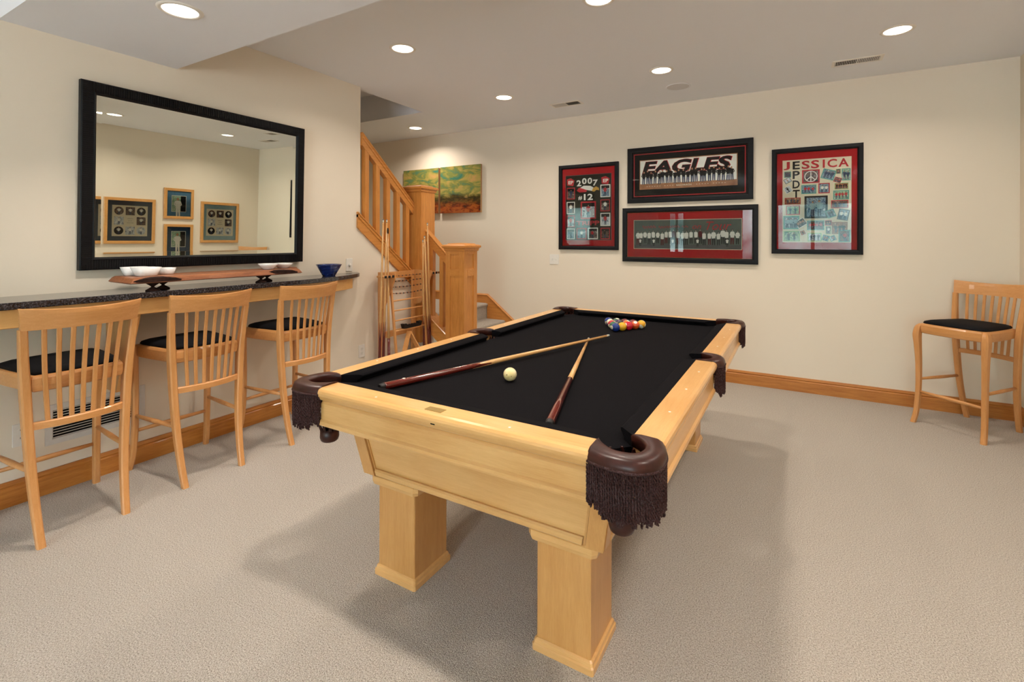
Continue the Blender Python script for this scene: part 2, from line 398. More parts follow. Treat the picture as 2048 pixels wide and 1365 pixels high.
# windows behind the camera
for k, (a, b, c, d) in enumerate(OPENINGS):
    y0, y1 = YF - 0.09, YF - 0.03
    mb = MB(); w = 0.06
    mb.box(a, a + w, y0, y1, c, d, 0.004).box(b - w, b, y0, y1, c, d, 0.004).box(a + w, b - w, y0, y1, c, c + w, 0.004).box(a + w, b - w, y0, y1, d - w, d, 0.004)
    fr = struct(mb.build('window_%d' % (k + 1), 'white_plastic'))
    n = 2 if k == 0 else 3
    step = (b - a - 2 * w) / n
    for i in range(1, n):
        x = a + w + i * step
        MB().box(x - 0.04, x + 0.04, y0, y1, c + w, d - w, 0.004).build('mullion', 'white_plastic', fr)
    for i in range(n):
        MB().box(a + w + i * step, a + w + (i + 1) * step, -0.003 + (y0 + y1) / 2, 0.003 + (y0 + y1) / 2, c + w, d - w).build('pane', 'glass', fr)

# ================================================================== POOL TABLE
CX, CY, HX, HY = -1.0075, 2.48, 0.7025, 1.27
table = thing('pool_table', 'maple pool table with black felt and fringed brown leather pockets', 'pool table', (CX, CY, 0))
RAILP = [(0, 0.784), (0.002, 0.792), (0.008, 0.799), (0.018, 0.802), (0.092, 0.802), (0.092, 0.755), (0.018, 0.753), (0.010, 0.758), (0.006, 0.765), (0.001, 0.774)]
APRP = [(0.026, 0.7535), (0.020, 0.746), (0.016, 0.741), (0.016, 0.683), (0.008, 0.677), (0.006, 0.668), (0.008, 0.662), (0.06, 0.660), (0.06, 0.7535)]
CUSP = [(0.092, 0.8022), (0.10, 0.802), (0.142, 0.797), (0.150, 0.792), (0.149, 0.786), (0.136, 0.774), (0.134, 0.765), (0.092, 0.765)]
def rail_seg(fn, e0, e1, grain, c0, c1):
    """fn(b, z, w); e0/e1 ends of the wood; c0/c1 = (end at the wood, end at the nose) of the cushion"""
    r = MB().prism(RAILP, e0, e1, fn).build('rail', grain, table)
    MB().prism(APRP, e0, e1, fn).build('apron', grain, table)
    g = lambda c: (lambda b, z: c[0] + (c[1] - c[0]) * max(0, min(1, (b - 0.092) / 0.058)))
    MB().prism(CUSP, g(c0), g(c1), fn).build('cushion', 'felt', table)
    return r
EC = 0.166
for sy in (-1, 1):
    fn = lambda b, z, w, sy=sy: (w, sy * (HY - b), z)
    e = HX - EC
    rail_seg(fn, -e, e, 'maple_x', (-e - 0.0, -(HX - 0.235)), (e, HX - 0.235))
for sx in (-1, 1):
    for sy in (-1, 1):
        fn = lambda b, z, w, sx=sx, sy=sy: (sx * (HX - b), sy * w, z)
        rail_seg(fn, 0.075, HY - EC, 'maple_y', (0.06, 0.072), (HY - EC, HY - 0.235))
# bed
K = 0.094; bx, by = HX - K, HY - K; k1 = 0.09
bed = [(-bx + k1, -by), (bx - k1, -by), (bx, -by + k1), (bx, -0.055), (bx - 0.035, -0.05), (bx - 0.035, 0.05), (bx, 0.055), (bx, by - k1), (bx - k1, by), (-bx + k1, by), (-bx, by - k1),
       (-bx, 0.055), (-bx + 0.035, 0.05), (-bx + 0.035, -0.05), (-bx, -0.055), (-bx, -by + k1)]
MB().prism(bed, 0.715, 0.765, lambda u, v, w: (u, v, w)).build('playing_bed', 'felt', table)
# tapered cabinet
Z0, Z1 = 0.41, 0.664
bx0, by0, bx1, by1 = 0.497, HY - 0.216, 0.497 + 0.046, HY - 0.170
def frus(mb, off=0.0, z0=Z0, z1=Z1):
    f = lambda z: (z - Z0) / (Z1 - Z0)
    rr = []
    for z in (z0, z1):
        X = bx0 + (bx1 - bx0) * f(z) + off; Y = by0 + (by1 - by0) * f(z) + off
        rr.append([(-X, -Y, z), (X, -Y, z), (X, Y, z), (-X, Y, z)])
    return mb.loft(rr)
frus(MB()).build('cabinet', 'maple_x', table)
MB().box(-bx1, bx1, -by1, by1, 0.655, 0.716).build('frame_deck', 'maple_x', table)
def face_plate(side, s0, s1, z0, z1, th, name, grain, bev=0.0, follow=True):
    """plate on a tapered side; s measured from the middle (s>0) or from the corner (s as ('c', d))"""
    def P(s, z, o):
        f = (z - Z0) / (Z1 - Z0); X = bx0 + (bx1 - bx0) * f; Y = by0 + (by1 - by0) * f
        if side[0] == 'y':
            sx = s if not isinstance(s, tuple) else s[0] * (X - s[1] + (o if s[1] == 0 else 0))
            return (sx, side[1] * (Y + o), z)
        sy = s if not isinstance(s, tuple) else s[0] * (Y - s[1])
        return (side[1] * (X + o), sy, z)
    r = []
    for z, o in ((z0, -0.004), (z0, th - bev), (z0 + bev, th), (z1 - bev, th), (z1, th - bev), (z1, -0.004)):
        r.append((z, o))
    rings = [[P(s, z, o) for z, o in r] for s in (s0, s1)]
    MB().loft(rings).build(name, grain, table)
for sd in (('y', -1), ('y', 1), ('x', -1), ('x', 1)):
    g = 'maple_x' if sd[0] == 'y' else 'maple_y'
    for c in (-1, 1):
        face_plate(sd, (c, 0.0), (c, 0.046), Z0, Z1, 0.012, 'corner_stile', 'maple_z')
        face_plate(sd, (c, 0.049), (c, 0.056), Z0, Z1, 0.005, 'panel_bead', 'maple_z')
    face_plate(sd, (-1, 0.058), (1, 0.058), Z0, Z0 + 0.03, 0.014, 'bottom_moulding', g, 0.006)
for sx in (-1, 1):
    for sy in (-1, 1):
        x, y = sx * 0.3625, sy * 0.932
        leg = MB().box(x - 0.095, x + 0.095, y - 0.102, y + 0.102, 0.0, 0.372, 0.003).build('leg', 'maple_z', table)
        MB().loft([ring_rect(x, y, 0.365, 0.216, 0.226, .12), ring_rect(x, y, 0.370, 0.232, 0.242, .12), ring_rect(x, y, 0.385, 0.242, 0.252, .12), ring_rect(x, y, 0.403, 0.242, 0.252, .12), ring_rect(x, y, 0.41, 0.226, 0.236, .12)]).build('leg_cap', 'maple_x', leg)
        MB().loft([ring_rect(x, y, 0.0, 0.216, 0.23, .05), ring_rect(x, y, 0.02, 0.216, 0.23, .05), ring_rect(x, y, 0.024, 0.208, 0.222, .05), ring_rect(x, y, 0.034, 0.204, 0.218, .05), ring_rect(x, y, 0.039, 0.194, 0.208, .05)]).build('leg_foot', 'maple_x', leg)
# sights and name plate
sight = MB().lathe([(0.0001, 0.0006), (0.0045, 0.0006), (0.0045, -0.002)], 12).mesh('sight', 'pearl')
for sx in (-1, 1):
    for y in (0.29, 0.57, 0.85):
        for sy in (-1, 1): inst('rail_sight', sight, table, (sx * (HX - 0.045), sy * y, 0.8022))
for sy in (-1, 1):
    for x in (-0.275, 0.275): inst('rail_sight', sight, table, (x, sy * (HY - 0.04), 0.8022))
MB().box(-0.046, 0.022, -HY + 0.03, -HY + 0.062, 0.8015, 0.8032, 0.0006).build('name_plate', 'brass', table)
MB().box(0.005, 0.022, -HY + 0.0005, -HY + 0.006, 0.772, 0.776).build('rail_notch', 'dark_slot', table)

# pockets
def cord(mb, p, ln, ph):
    n = max(8, int(ln / 0.0042)); r = 0.0019
    for st in (0, PI):
        pts = [(p[0] + r * math.cos(ph + st + k * 1.15), p[1] + r * math.sin(ph + st + k * 1.15), p[2] - ln * k / n) for k in range(n + 1)]
        mb.tube(pts, 0.0023, 4, False)
def pocket(fn, outer, inner, centre):
    O = catmull([(a, b, 0) for a, b in outer], 5); I = catmull([(a, b, 0) for a, b in inner], 5)
    rings = []
    for o, i in zip(O, I):
        q = lambda t, z: fn(o.x + (i.x - o.x) * t, o.y + (i.y - o.y) * t, z)
        rings.append([q(0.06, 0.771), q(0.0, 0.778), q(0.02, 0.790), q(0.10, 0.801), q(0.24, 0.8075), q(0.7, 0.8095), q(0.92, 0.807), q(1.0, 0.800), q(0.98, 0.77), q(0.6, 0.766)])
    band = MB().loft(rings, True, True, True).build('pocket', 'leather', table)
    # fringe all along the outside of the band
    D = [0]
    for k in range(1, len(O)): D.append(D[-1] + (O[k] - O[k - 1]).length)
    mb = MB(); n = int(D[-1] / 0.0070); rnd = random.Random(5)
    for row in (0, 1):
        for k in range(n + 1):
            d = D[-1] * (k + 0.5 * row) / (n + 0.5); j = max(1, next((q for q in range(1, len(D)) if D[q] >= d - 1e-9), len(D) - 1))
            t = (d - D[j - 1]) / max(1e-9, D[j] - D[j - 1]); p = O[j - 1].lerp(O[j], t); pi_ = I[j - 1].lerp(I[j], t)
            p = p.lerp(pi_, 0.05 + 0.07 * row); e = min(k, n - k) / n
            ln = (0.132 if e > 0.12 else 0.112) + rnd.uniform(-0.012, 0.012)
            if row == 0: ln *= 0.97
            cord(mb, fn(p.x, p.y, 0.778), ln, rnd.uniform(0, 6))
    mb.build('fringe', 'fringe', band, 'stuff')
    ob = [fn(*(o.lerp(i, 0.03)).xy, 0.777) for o, i in zip(O, I)]
    MB().tube(ob, 0.0045, 6).build('fringe_braid', 'fringe', band)
    # hanging net of leather straps ending in a cup
    mb = MB()
    for k in range(10):
        an = 2 * PI * k / 10
        for tw in (0.75, -0.75):
            pts = []
            for s in range(9):
                u = s / 8; r = 0.055 * (1 - u) + 0.032 * u + 0.012 * math.sin(PI * u); aa = an + tw * u
                pts.append(fn(centre[0] + r * math.cos(aa), centre[1] + r * math.sin(aa), 0.768 - 0.166 * u))
            mb.tube(pts, 0.004, 4, False)
    mb.build('net', 'leather', band)
    c = fn(*centre, 0)
    MB().lathe([(0.028, 0.607), (0.036, 0.602), (0.037, 0.575), (0.033, 0.562), (0.028, 0.558), (0.0005, 0.558)], 18, (c[0], c[1], 0)).build('cup', 'leather', band)
OUT = [(0.168, 0.0), (0.11, -0.016), (0.045, -0.014), (0.008, 0.008), (-0.014, 0.045), (-0.016, 0.11), (0.0, 0.168)]
INN = [(0.168, 0.099), (0.147, 0.068), (0.106, 0.041), (0.052, 0.052), (0.041, 0.106), (0.068, 0.147), (0.099, 0.168)]
for sx in (-1, 1):
    for sy in (-1, 1):
        pocket(lambda a, b, z, sx=sx, sy=sy: (sx * (HX - a), sy * (HY - b), z), OUT, INN, (0.105, 0.105))
OUTS = [(-0.077, 0.0), (-0.055, -0.016), (-0.028, -0.024), (0, -0.026), (0.028, -0.024), (0.055, -0.016), (0.077, 0.0)]
INNS = [(-0.077, 0.10), (-0.056, 0.062), (-0.034, 0.040), (0, 0.032), (0.034, 0.040), (0.056, 0.062), (0.077, 0.10)]
for sx in (-1, 1):
    pocket(lambda a, b, z, sx=sx: (sx * (HX - b), a, z), OUTS, INNS, (0.0, 0.085))

# ------------------------------------------------------------------ balls
BR = 0.02858
def ball_mat(name, col, stripe):
    t = NT(name); b = t.bsdf(0.08, 0.5, 0.5)
    tc = t.n('ShaderNodeTexCoord'); sp = t.n('ShaderNodeSeparateXYZ'); t.l(tc.outputs['Object'], sp.inputs[0])
    az = t.math('ABSOLUTE', sp.outputs['Z']); band = t.math('LESS_THAN', az, 0.62 * BR)
    ax = t.math('ABSOLUTE', sp.outputs['X']); spot = t.math('GREATER_THAN', ax, 0.90 * BR)
    white = lin('EFE6CC'); c = lin(col)
    base = t.mixc(band, white, c) if stripe else c
    t.l(t.mixc(spot, base, white), b.inputs['Base Color']); return t.m
bm_ = bmesh.new(); bmesh.ops.create_icosphere(bm_, subdivisions=4, radius=BR)
ballme = bpy.data.meshes.new('ball'); bm_.to_mesh(ballme); bm_.free()
for p in ballme.polygons: p.use_smooth = True
BALLS = {(0, 0): ('blue', '16307A', 0), (1, 0): ('green', '1C5A3C', 1), (1, 1): ('yellow', 'E8AE1E', 0), (2, 0): ('red', 'B81E2C', 1), (2, 1): ('black', '121214', 0), (2, 2): ('red', 'C8182A', 0),
         (3, 0): ('purple', '4A2458', 1), (3, 1): ('purple', '3A2450', 0), (3, 2): ('orange', 'DC6A28', 1), (3, 3): ('orange', 'E0561E', 0),
         (4, 0): ('blue', '1C3C84', 1), (4, 1): ('green', '145038', 0), (4, 2): ('maroon', '6E1A1E', 1), (4, 3): ('maroon', '7A1C20', 0), (4, 4): ('yellow', 'E8A81E', 1)}
PLACE = {(0, 0): 'at the front point of the rack', (1, 0): 'on the left edge of the rack, touching the front blue ball', (1, 1): 'on the right edge of the rack beside the blue ball',
         (2, 0): 'on the left edge of the rack', (2, 1): 'in the middle of the rack', (2, 2): 'on the right edge of the rack', (3, 0): 'at the left edge of the rack', (3, 1): 'inside the rack',
         (3, 2): 'inside the rack behind the solid red ball', (3, 3): 'on the right edge of the rack', (4, 0): 'at the back left corner of the rack', (4, 1): 'in the back row of the rack',
         (4, 2): 'in the back row of the rack', (4, 3): 'in the back row of the rack behind the orange ball', (4, 4): 'at the back right corner of the rack'}
rb = random.Random(3)
ROT = {(4, 4): (-0.75, 0.25, 0.0), (3, 3): (0.0, -0.95, -1.2), (2, 0): (-0.8, 0.3, 0.0), (1, 0): (-0.8, 0.25, 0.0), (3, 0): (1.1, 0.0, 0.3), (3, 2): (-0.5, 0.6, 0.0), (0, 0): (0, 0, 0.8), (1, 1): (0, 0, 0.9), (2, 2): (0, 0.3, 0.9), (4, 0): (-0.9, 0.0, 0.0), (4, 2): (-0.9, 0, 0), (3, 1): (0, 0, 0.7), (2, 1): (0, 0.2, 0.7)}
for (r, k), (cn, hx_, st) in BALLS.items():
    me = ballme.copy(); me.materials.append(ball_mat('ball_%s_%s' % (cn, 'stripe' if st else 'solid'), hx_, st))
    o = bpy.data.objects.new('pool_ball', me); COL.objects.link(o)
    d = 2 * BR + 0.0004
    o.location = (-1.008 + (k - r / 2) * d, 3.085 + r * d * 0.8662, 0.765 + BR)
    o.rotation_euler = ROT.get((r, k), (rb.uniform(0, 3), rb.uniform(0, 3), rb.uniform(0, 3)))
    tag(o, '%s pool ball %s' % ((cn + ' striped') if st else ('solid ' + cn if cn not in ('black',) else cn), PLACE[r, k]), 'ball', 'racked pool balls')
t = NT('cue_ball_ivory'); b = t.bsdf(0.1, 0.5, 0.5); v = t.coords(); f = t.noise(v, 18, 2); f2 = t.noise(v, 120, 2)
c = t.ramp(f, [(0.35, lin('F2E6BE')), (0.65, lin('E6D08C'))]); c = t.mixc(t.math('GREATER_THAN', f2, 0.68), c, lin('8A6A40')); t.l(c, b.inputs['Base Color'])
me = ballme.copy(); me.materials.append(t.m)
o = bpy.data.objects.new('cue_ball', me); COL.objects.link(o); o.location = (-1.037, 1.772, 0.765 + BR)
tag(o, 'ivory cue ball lying alone between the two crossed cues', 'ball')

# ------------------------------------------------------------------ cues
def cue_meshes(L_, butt=0.43, points=0.0):
    """parts of a cue, butt end at z=0, tip at z=L_"""
    R = lambda z: 0.0148 + (0.0064 - 0.0148) * (z / L_)
    t_ = {}
    seg = 20
    rings = []
    for z in (0.016, 0.03, 0.15, butt): rings.append([(R(z) * math.cos(2 * PI * k / seg), R(z) * math.sin(2 * PI * k / seg), z) for k in range(seg)])
    if points:   # spliced points run up into the pale shaft
        rings.append([((R(butt + h) + 0.0002) * math.cos(2 * PI * k / seg), (R(butt + h) + 0.0002) * math.sin(2 * PI * k / seg), butt + h) for k in range(seg) for h in [points * (1 - abs(((k % 5) - 2.5) / 2.5))]])
    t_['butt'] = MB().loft(rings, True, True, True).mesh('butt', 'maroon_wood')
    z0 = butt - 0.002
    t_['shaft'] = MB().lathe([(R(z) - 0.0002, z) for z in (z0, z0 + 0.3, z0 + 0.6, L_ - 0.028)], seg, cap=True).mesh('shaft', 'cue_maple')
    t_['ferrule'] = MB().lathe([(R(L_ - 0.028), L_ - 0.028), (R(L_), L_ - 0.008)], seg, cap=True).mesh('ferrule', 'ferrule')
    t_['tip'] = MB().lathe([(0.0064, L_ - 0.008), (0.0062, L_ - 0.002), (0.003, L_)], seg, cap=True).mesh('tip', 'tip_blue')
    t_['bumper'] = MB().lathe([(0.010, 0), (0.0135, 0.003), (0.0145, 0.016), (0.0152, 0.018), (0.0152, 0.022), (0.013, 0.022)], seg, cap=True).mesh('bumper', 'black_plastic')
    return t_
CUE = cue_meshes(1.46, 0.43, 0.17)
def put_cue(name, label, p0, p1, meshes, group=None, roll=0.0):
    p0 = Vector(p0); p1 = Vector(p1); z = (p1 - p0).normalized()
    x = z.orthogonal().normalized(); y = z.cross(x)
    Mx = Matrix((x, y, z)).transposed().to_4x4() @ Matrix.Rotation(roll, 4, 'Z'); Mx.translation = p0
    t = thing(name, label, 'cue', mat=Mx, group=group)
    for k, me in meshes.items(): inst(k, me, t)
    return t
LC = cue_meshes(1.492, 0.43, 0.17)
pc = put_cue('pool_cue', 'glossy dark red pool cue lying beside the cue ball, tip toward the racked balls', (-1.408, 1.388, 0.7805), (-0.957, 2.81, 0.7925), LC)
up = (pc.matrix_world.to_3x3().inverted() @ Vector((0, 0, 1))); up.z = 0; up.normalize()
bd = MB().lathe([(0.0001, 0.0006), (0.006, 0.0004), (0.006, -0.001)], 12).build('butt_badge', 'pearl', pc)
bd.matrix_local = Matrix.Translation(up * 0.0146 + Vector((0, 0, 0.11))) @ up.to_track_quat('Z', 'X').to_matrix().to_4x4()
SCUE = cue_meshes(1.43, 0.53, 0.0)
put_cue('pool_cue', 'pool cue with straight cut dark butt pointing at the camera end of the table', (-0.664, 1.374, 0.7805), (-1.062, 2.745, 0.7735), SCUE)

# ================================================================== BAR STOOLS
def make_stool(name, label, loc, rotz):
    """front is +y; rear legs carry the slatted back"""
    t = thing(name, label, 'bar stool', loc, rotz, 'beech bar stools with black seats')
    RL = [(0.157, -0.258, 0.0), (0.163, -0.226, 0.12), (0.172, -0.196, 0.30), (0.182, -0.183, 0.50), (0.190, -0.180, 0.68), (0.199, -0.192, 0.82), (0.207, -0.212, 0.962)]
    RW = [(0.031, 0.030), (0.032, 0.033), (0.034, 0.038), (0.035, 0.042), (0.036, 0.045), (0.034, 0.036), (0.032, 0.028)]
    cp = catmull(RL, 4); cw = catmull([(a, b, 0) for a, b in RW], 4)
    FL = [(0.216, 0.250, 0.0), (0.208, 0.226, 0.09), (0.203, 0.212, 0.25), (0.204, 0.209, 0.45), (0.208, 0.213, 0.58), (0.212, 0.214, 0.66), (0.206, 0.204, 0.72), (0.196, 0.192, 0.742)]
    FW = [(0.032, 0.032), (0.031, 0.034), (0.031, 0.036), (0.033, 0.040), (0.037, 0.048), (0.042, 0.056), (0.036, 0.05), (0.02, 0.03)]
    fp = catmull(FL, 4); fw = catmull([(a, b, 0) for a, b in FW], 4)
    for sx in (-1, 1):
        MB().loft([ring_rect(sx * p.x, p.y, p.z, w.x, w.y, 0.35) for p, w in zip(cp, cw)], smooth=False).build('leg', 'stool_z', t)
        MB().loft([ring_rect(sx * p.x, p.y, p.z, w.x, w.y, 0.45) for p, w in zip(fp, fw)], smooth=False).build('leg', 'stool_z', t)
    # seat frame and cushion
    def plan(k):
        pts = [(-0.170, -0.190), (-0.09, -0.205), (0, -0.209), (0.09, -0.205), (0.170, -0.190), (0.188, -0.10), (0.203, 0.03), (0.212, 0.15), (0.208, 0.195), (0.185, 0.215), (0.1, 0.226), (0, 0.230),
               (-0.1, 0.226), (-0.185, 0.215), (-0.208, 0.195), (-0.212, 0.15), (-0.203, 0.03), (-0.188, -0.10)]
        return [(x * (1 - k / 0.21), (y - 0.01) * (1 - k / 0.21) + 0.01) for x, y in pts]
    rg = lambda k, z, dz=0.0: [(x, y, z + dz * abs(y)) for x, y in plan(k)]
    MB().loft([rg(0.014, 0.672), rg(0.004, 0.678), rg(0.0, 0.70), rg(0.0, 0.732), rg(0.006, 0.743), rg(0.018, 0.746)], smooth=False).build('seat', 'stool_x', t)
    MB().loft([rg(0.019, 0.742), rg(0.016, 0.752), rg(0.022, 0.763), rg(0.045, 0.772), rg(0.09, 0.779), rg(0.15, 0.782), rg(0.2, 0.783)], smooth=True).build('seat_cushion', 'cushion', t)
    # crest rail: bowed backward in the middle
    bow = lambda x, w, d: -d * (1 - (x / w) ** 2)
    rings = []
    for k in range(17):
        u = -1 + k / 8
        sec = []
        for z, w, th in ((0.958, 0.216, 0.021), (1.00, 0.219, 0.021), (1.035, 0.224, 0.018), (1.054, 0.2275, 0.011), (1.059, 0.228, 0.006)):
            sec.append((u * w, -0.214 - (z - 0.958) * 0.22 + bow(u, 1, 0.050) - th / 2, z - 0.013 * (1 - u * u) * (z - 0.958) / 0.1))
        for z, w, th in ((1.059, 0.228, 0.006), (1.054, 0.2275, 0.013), (1.035, 0.224, 0.018), (1.00, 0.219, 0.021), (0.958, 0.216, 0.021)):
            sec.append((u * w, -0.214 - (z - 0.958) * 0.22 + bow(u, 1, 0.050) + th / 2, z - 0.013 * (1 - u * u) * (z - 0.958) / 0.1))
        rings.append(sec)
    MB().loft(rings).build('crest_rail', 'stool_x', t)
    rings = []
    for k in range(13):
        u = -1 + k / 6; y = -0.184 + bow(u, 1, 0.034); x = u * 0.168
        rings.append([(x, y - 0.011, 0.507), (x, y + 0.011, 0.507), (x, y + 0.011, 0.535), (x, y + 0.006, 0.540), (x, y - 0.006, 0.540), (x, y - 0.011, 0.535)])
    MB().loft(rings).build('lower_back_rail', 'stool_x', t)
    for k in range(7):
        u = (k - 3) / 4.0
        x0, y0 = u * 0.158, -0.184 + bow(u, 1, 0.034); x1, y1 = u * 0.190, -0.214 + bow(u, 1, 0.050)
        xm, ym = u * 0.176, -0.190 + bow(u, 1, 0.042)
        rr = []
        for p in catmull([(x0, y0, 0.538), (xm, ym, 0.76), (x1, y1, 0.960)], 4): rr.append(ring_rect(p.x, p.y, p.z, 0.0185, 0.011, 0.5))
        MB().loft(rr).build('back_slat', 'stool_z', t)
    rs = 0.012
    MB().tube([(-0.205, 0.213, 0.232), (0, 0.215, 0.232), (0.205, 0.213, 0.232)], [rs * 0.8, rs * 1.15, rs * 0.8], 8).build('stretcher', 'stool_x', t)
    for sx in (-1, 1):
        MB().tube([(sx * 0.203, 0.21, 0.325), (sx * 0.187, 0, 0.325), (sx * 0.172, -0.196, 0.325)], [rs * 0.8, rs * 1.1, rs * 0.8], 8).build('stretcher', 'stool_x', t)
    return t
st = make_stool('bar_stool', 'beech bar stool nearest the camera, standing at the left end of the bar', (-3.120, 0.967, 0), PI / 2)
for lab, loc, rz in (('middle beech bar stool of the three standing along the granite bar', (-3.135, 1.560, 0), PI / 2),
                     ('farthest beech bar stool of the three along the bar, below the blue bowl', (-3.135, 2.212, 0), PI / 2),
                     ('lone beech bar stool turned in the corner beside the right wall', (1.105, 4.735, 0), math.radians(138.2))):
    c = copy_tree(st); c.location = loc; c.rotation_euler = (0, 0, rz); c['label'] = lab

# ================================================================== BAR COUNTER
bar = thing('bar_counter', 'wall mounted bar with dark granite top and maple apron', 'bar counter', (XL, 0, 0))
edge_pts = [(0.26, -0.35, 0), (0.33, 0.2, 0), (0.355, 0.9, 0), (0.362, 1.5, 0), (0.36, 2.1, 0), (0.335, 2.5, 0), (0.255, 2.80, 0), (0.14, 3.02, 0), (0.05, 3.10, 0), (0.012, 3.125, 0)]
EP = [(p.x, p.y) for p in catmull(edge_pts, 4)]
top = [(0.002, -0.35)] + EP + [(0.002, 3.125)]
cxm, cym = 0.15, 1.4
def scaled(d): return [(max(0.002, x - (d if x > 0.01 else 0)), y - (d if y > 3.0 else 0)) for x, y in top]
MB().loft([[(x, y, z) for x, y in scaled(d)] for z, d in ((1.034, 0.003), (1.037, 0.0), (1.064, 0.0), (1.067, 0.003))]).build('granite_top', 'granite', bar)
ap = [(max(0.01, x - 0.03), y) for x, y in EP if y < 2.97]
rings = []
for i, (x, y) in enumerate(ap): rings.append([(x, y, 1.034), (x, y, 0.948), (x - 0.003, y, 0.944), (x - 0.022 if x > 0.04 else x - 0.01, y, 0.944), (x - 0.022 if x > 0.04 else x - 0.01, y, 1.034)])
MB().loft(rings).build('apron', 'maple_y', bar)
for y in (1.255, -0.1):
    MB().prism([(0.001, 0.49), (0.13, 0.49), (0.31, 0.94), (0.31, 1.033), (0.001, 1.033)], y, y + 0.045, lambda u, v, w: (u, w, v)).build('support_bracket', 'maple_z', bar)

# board with pedestals
tray = thing('serving_board', 'long live edge walnut board raised on small pedestals on the bar', 'serving board', (-3.25, 1.85, 1.067))
pl = [(0.15, -0.61), (0.155, -0.45), (0.14, -0.2), (0.15, 0.1), (0.135, 0.3), (0.125, 0.46), (0.02, 0.52), (-0.12, 0.60), (-0.145, 0.58), (-0.15, 0.2), (-0.14, -0.3), (-0.15, -0.60)]
sl = lambda d, e: [(x - d * (1 if x > 0 else -1), y - e * (1 if y > 0 else -1)) for x, y in pl]
MB().loft([[(x, y, 0.047) for x, y in sl(0.012, 0.0)], [(x, y, 0.052) for x, y in sl(0.0, -0.004)], [(x, y, 0.074) for x, y in sl(0.008, 0.012)], [(x, y, 0.081) for x, y in sl(0.018, 0.02)]]).build('slab', 'slab', tray)
def bark(y0, y1, xo):
    rg = []
    for k in range(9):
        y = y0 + (y1 - y0) * k / 8; e = math.sin(PI * k / 8) ** 0.5
        rg.append([(xo - 0.016, y, 0.0485), (xo + 0.007 * e, y, 0.054), (xo + 0.004 * e, y, 0.062 + 0.014 * e), (xo - 0.014, y, 0.064 + 0.0185 * e), (xo - 0.03, y, 0.06)])
    MB().loft(rg).build('bark_edge', 'bark', tray)
bark(-0.60, -0.36, 0.148); bark(0.14, 0.42, 0.132)
ped = MB().lathe([(0.034, 0), (0.034, 0.006), (0.008, 0.022), (0.008, 0.026), (0.036, 0.046), (0.036, 0.049), (0.0005, 0.049)], 16, cap=True).mesh('pedestal', 'bark')
for x, y in ((0.105, -0.49), (0.02, -0.40), (0.10, 0.16), (0.03, 0.25)): inst('pedestal', ped, tray, (x, y, 0))
ZB = 1.067 + 0.0815
def square_dish(label, x, y, w, l, h, rz):
    def rr(k, z): 
        pts = []
        for i in range(32):
            a = 2 * PI * i / 32; c, s = math.cos(a), math.sin(a); p = 3.6
            r = 1 / ((abs(c) ** p + abs(s) ** p) ** (1 / p)); pts.append((r * c * (w / 2) * k, r * s * (l / 2) * k, z))
        return pts
    o = MB().loft([rr(0.0001, 0), rr(0.66, 0), rr(0.72, 0.004), rr(1.0, h), rr(0.95, h), rr(0.66, 0.008), rr(0.0001, 0.007)], False, True, True).build('white_dish', 'porcelain')
    o.location = (x, y, ZB); o.rotation_euler = (0, 0, rz)
    tag(o, label, 'dish', 'small white dishes on the board')
square_dish('largest white dish in front on the left end of the wooden board', -3.235, 1.365, 0.12, 0.135, 0.050, 0.15)
square_dish('white dish half hidden behind the largest dish on the board', -3.335, 1.345, 0.075, 0.13, 0.050, 0.0)
square_dish('small white dish right of the largest one on the board', -3.285, 1.495, 0.085, 0.085, 0.040, 0.1)
def round_dish(label, x, y, r, h, nm, mat, z, cat, grp):
    o = MB().lathe([(0.0005, 0), (r * 0.5, 0), (r * 0.55, 0.004), (r * 0.85, h * 0.6), (r, h), (r * 0.96, h), (r * 0.8, h * 0.62), (r * 0.5, 0.008), (0.0005, 0.007)], 36).build(nm, mat)
    o.location = (x, y, z); tag(o, label, cat, grp); return o
round_dish('shallow round white bowl, left of the pair on the board right end', -3.24, 2.12, 0.066, 0.040, 'white_bowl', 'porcelain', ZB, 'bowl', 'round white bowls')
round_dish('shallow round white bowl, right of the pair on the board right end', -3.28, 2.268, 0.066, 0.037, 'white_bowl', 'porcelain', ZB, 'bowl', 'round white bowls')
o = MB().lathe([(0.0005, 0), (0.048, 0), (0.050, 0.004), (0.099, 0.090), (0.102, 0.094), (0.098, 0.094), (0.047, 0.008), (0.0005, 0.008)], 40).build('glass_bowl', 'blue_glass')
o.location = (-3.26, 2.66, 1.067); tag(o, 'flared cobalt blue glass bowl at the right end of the bar', 'bowl')

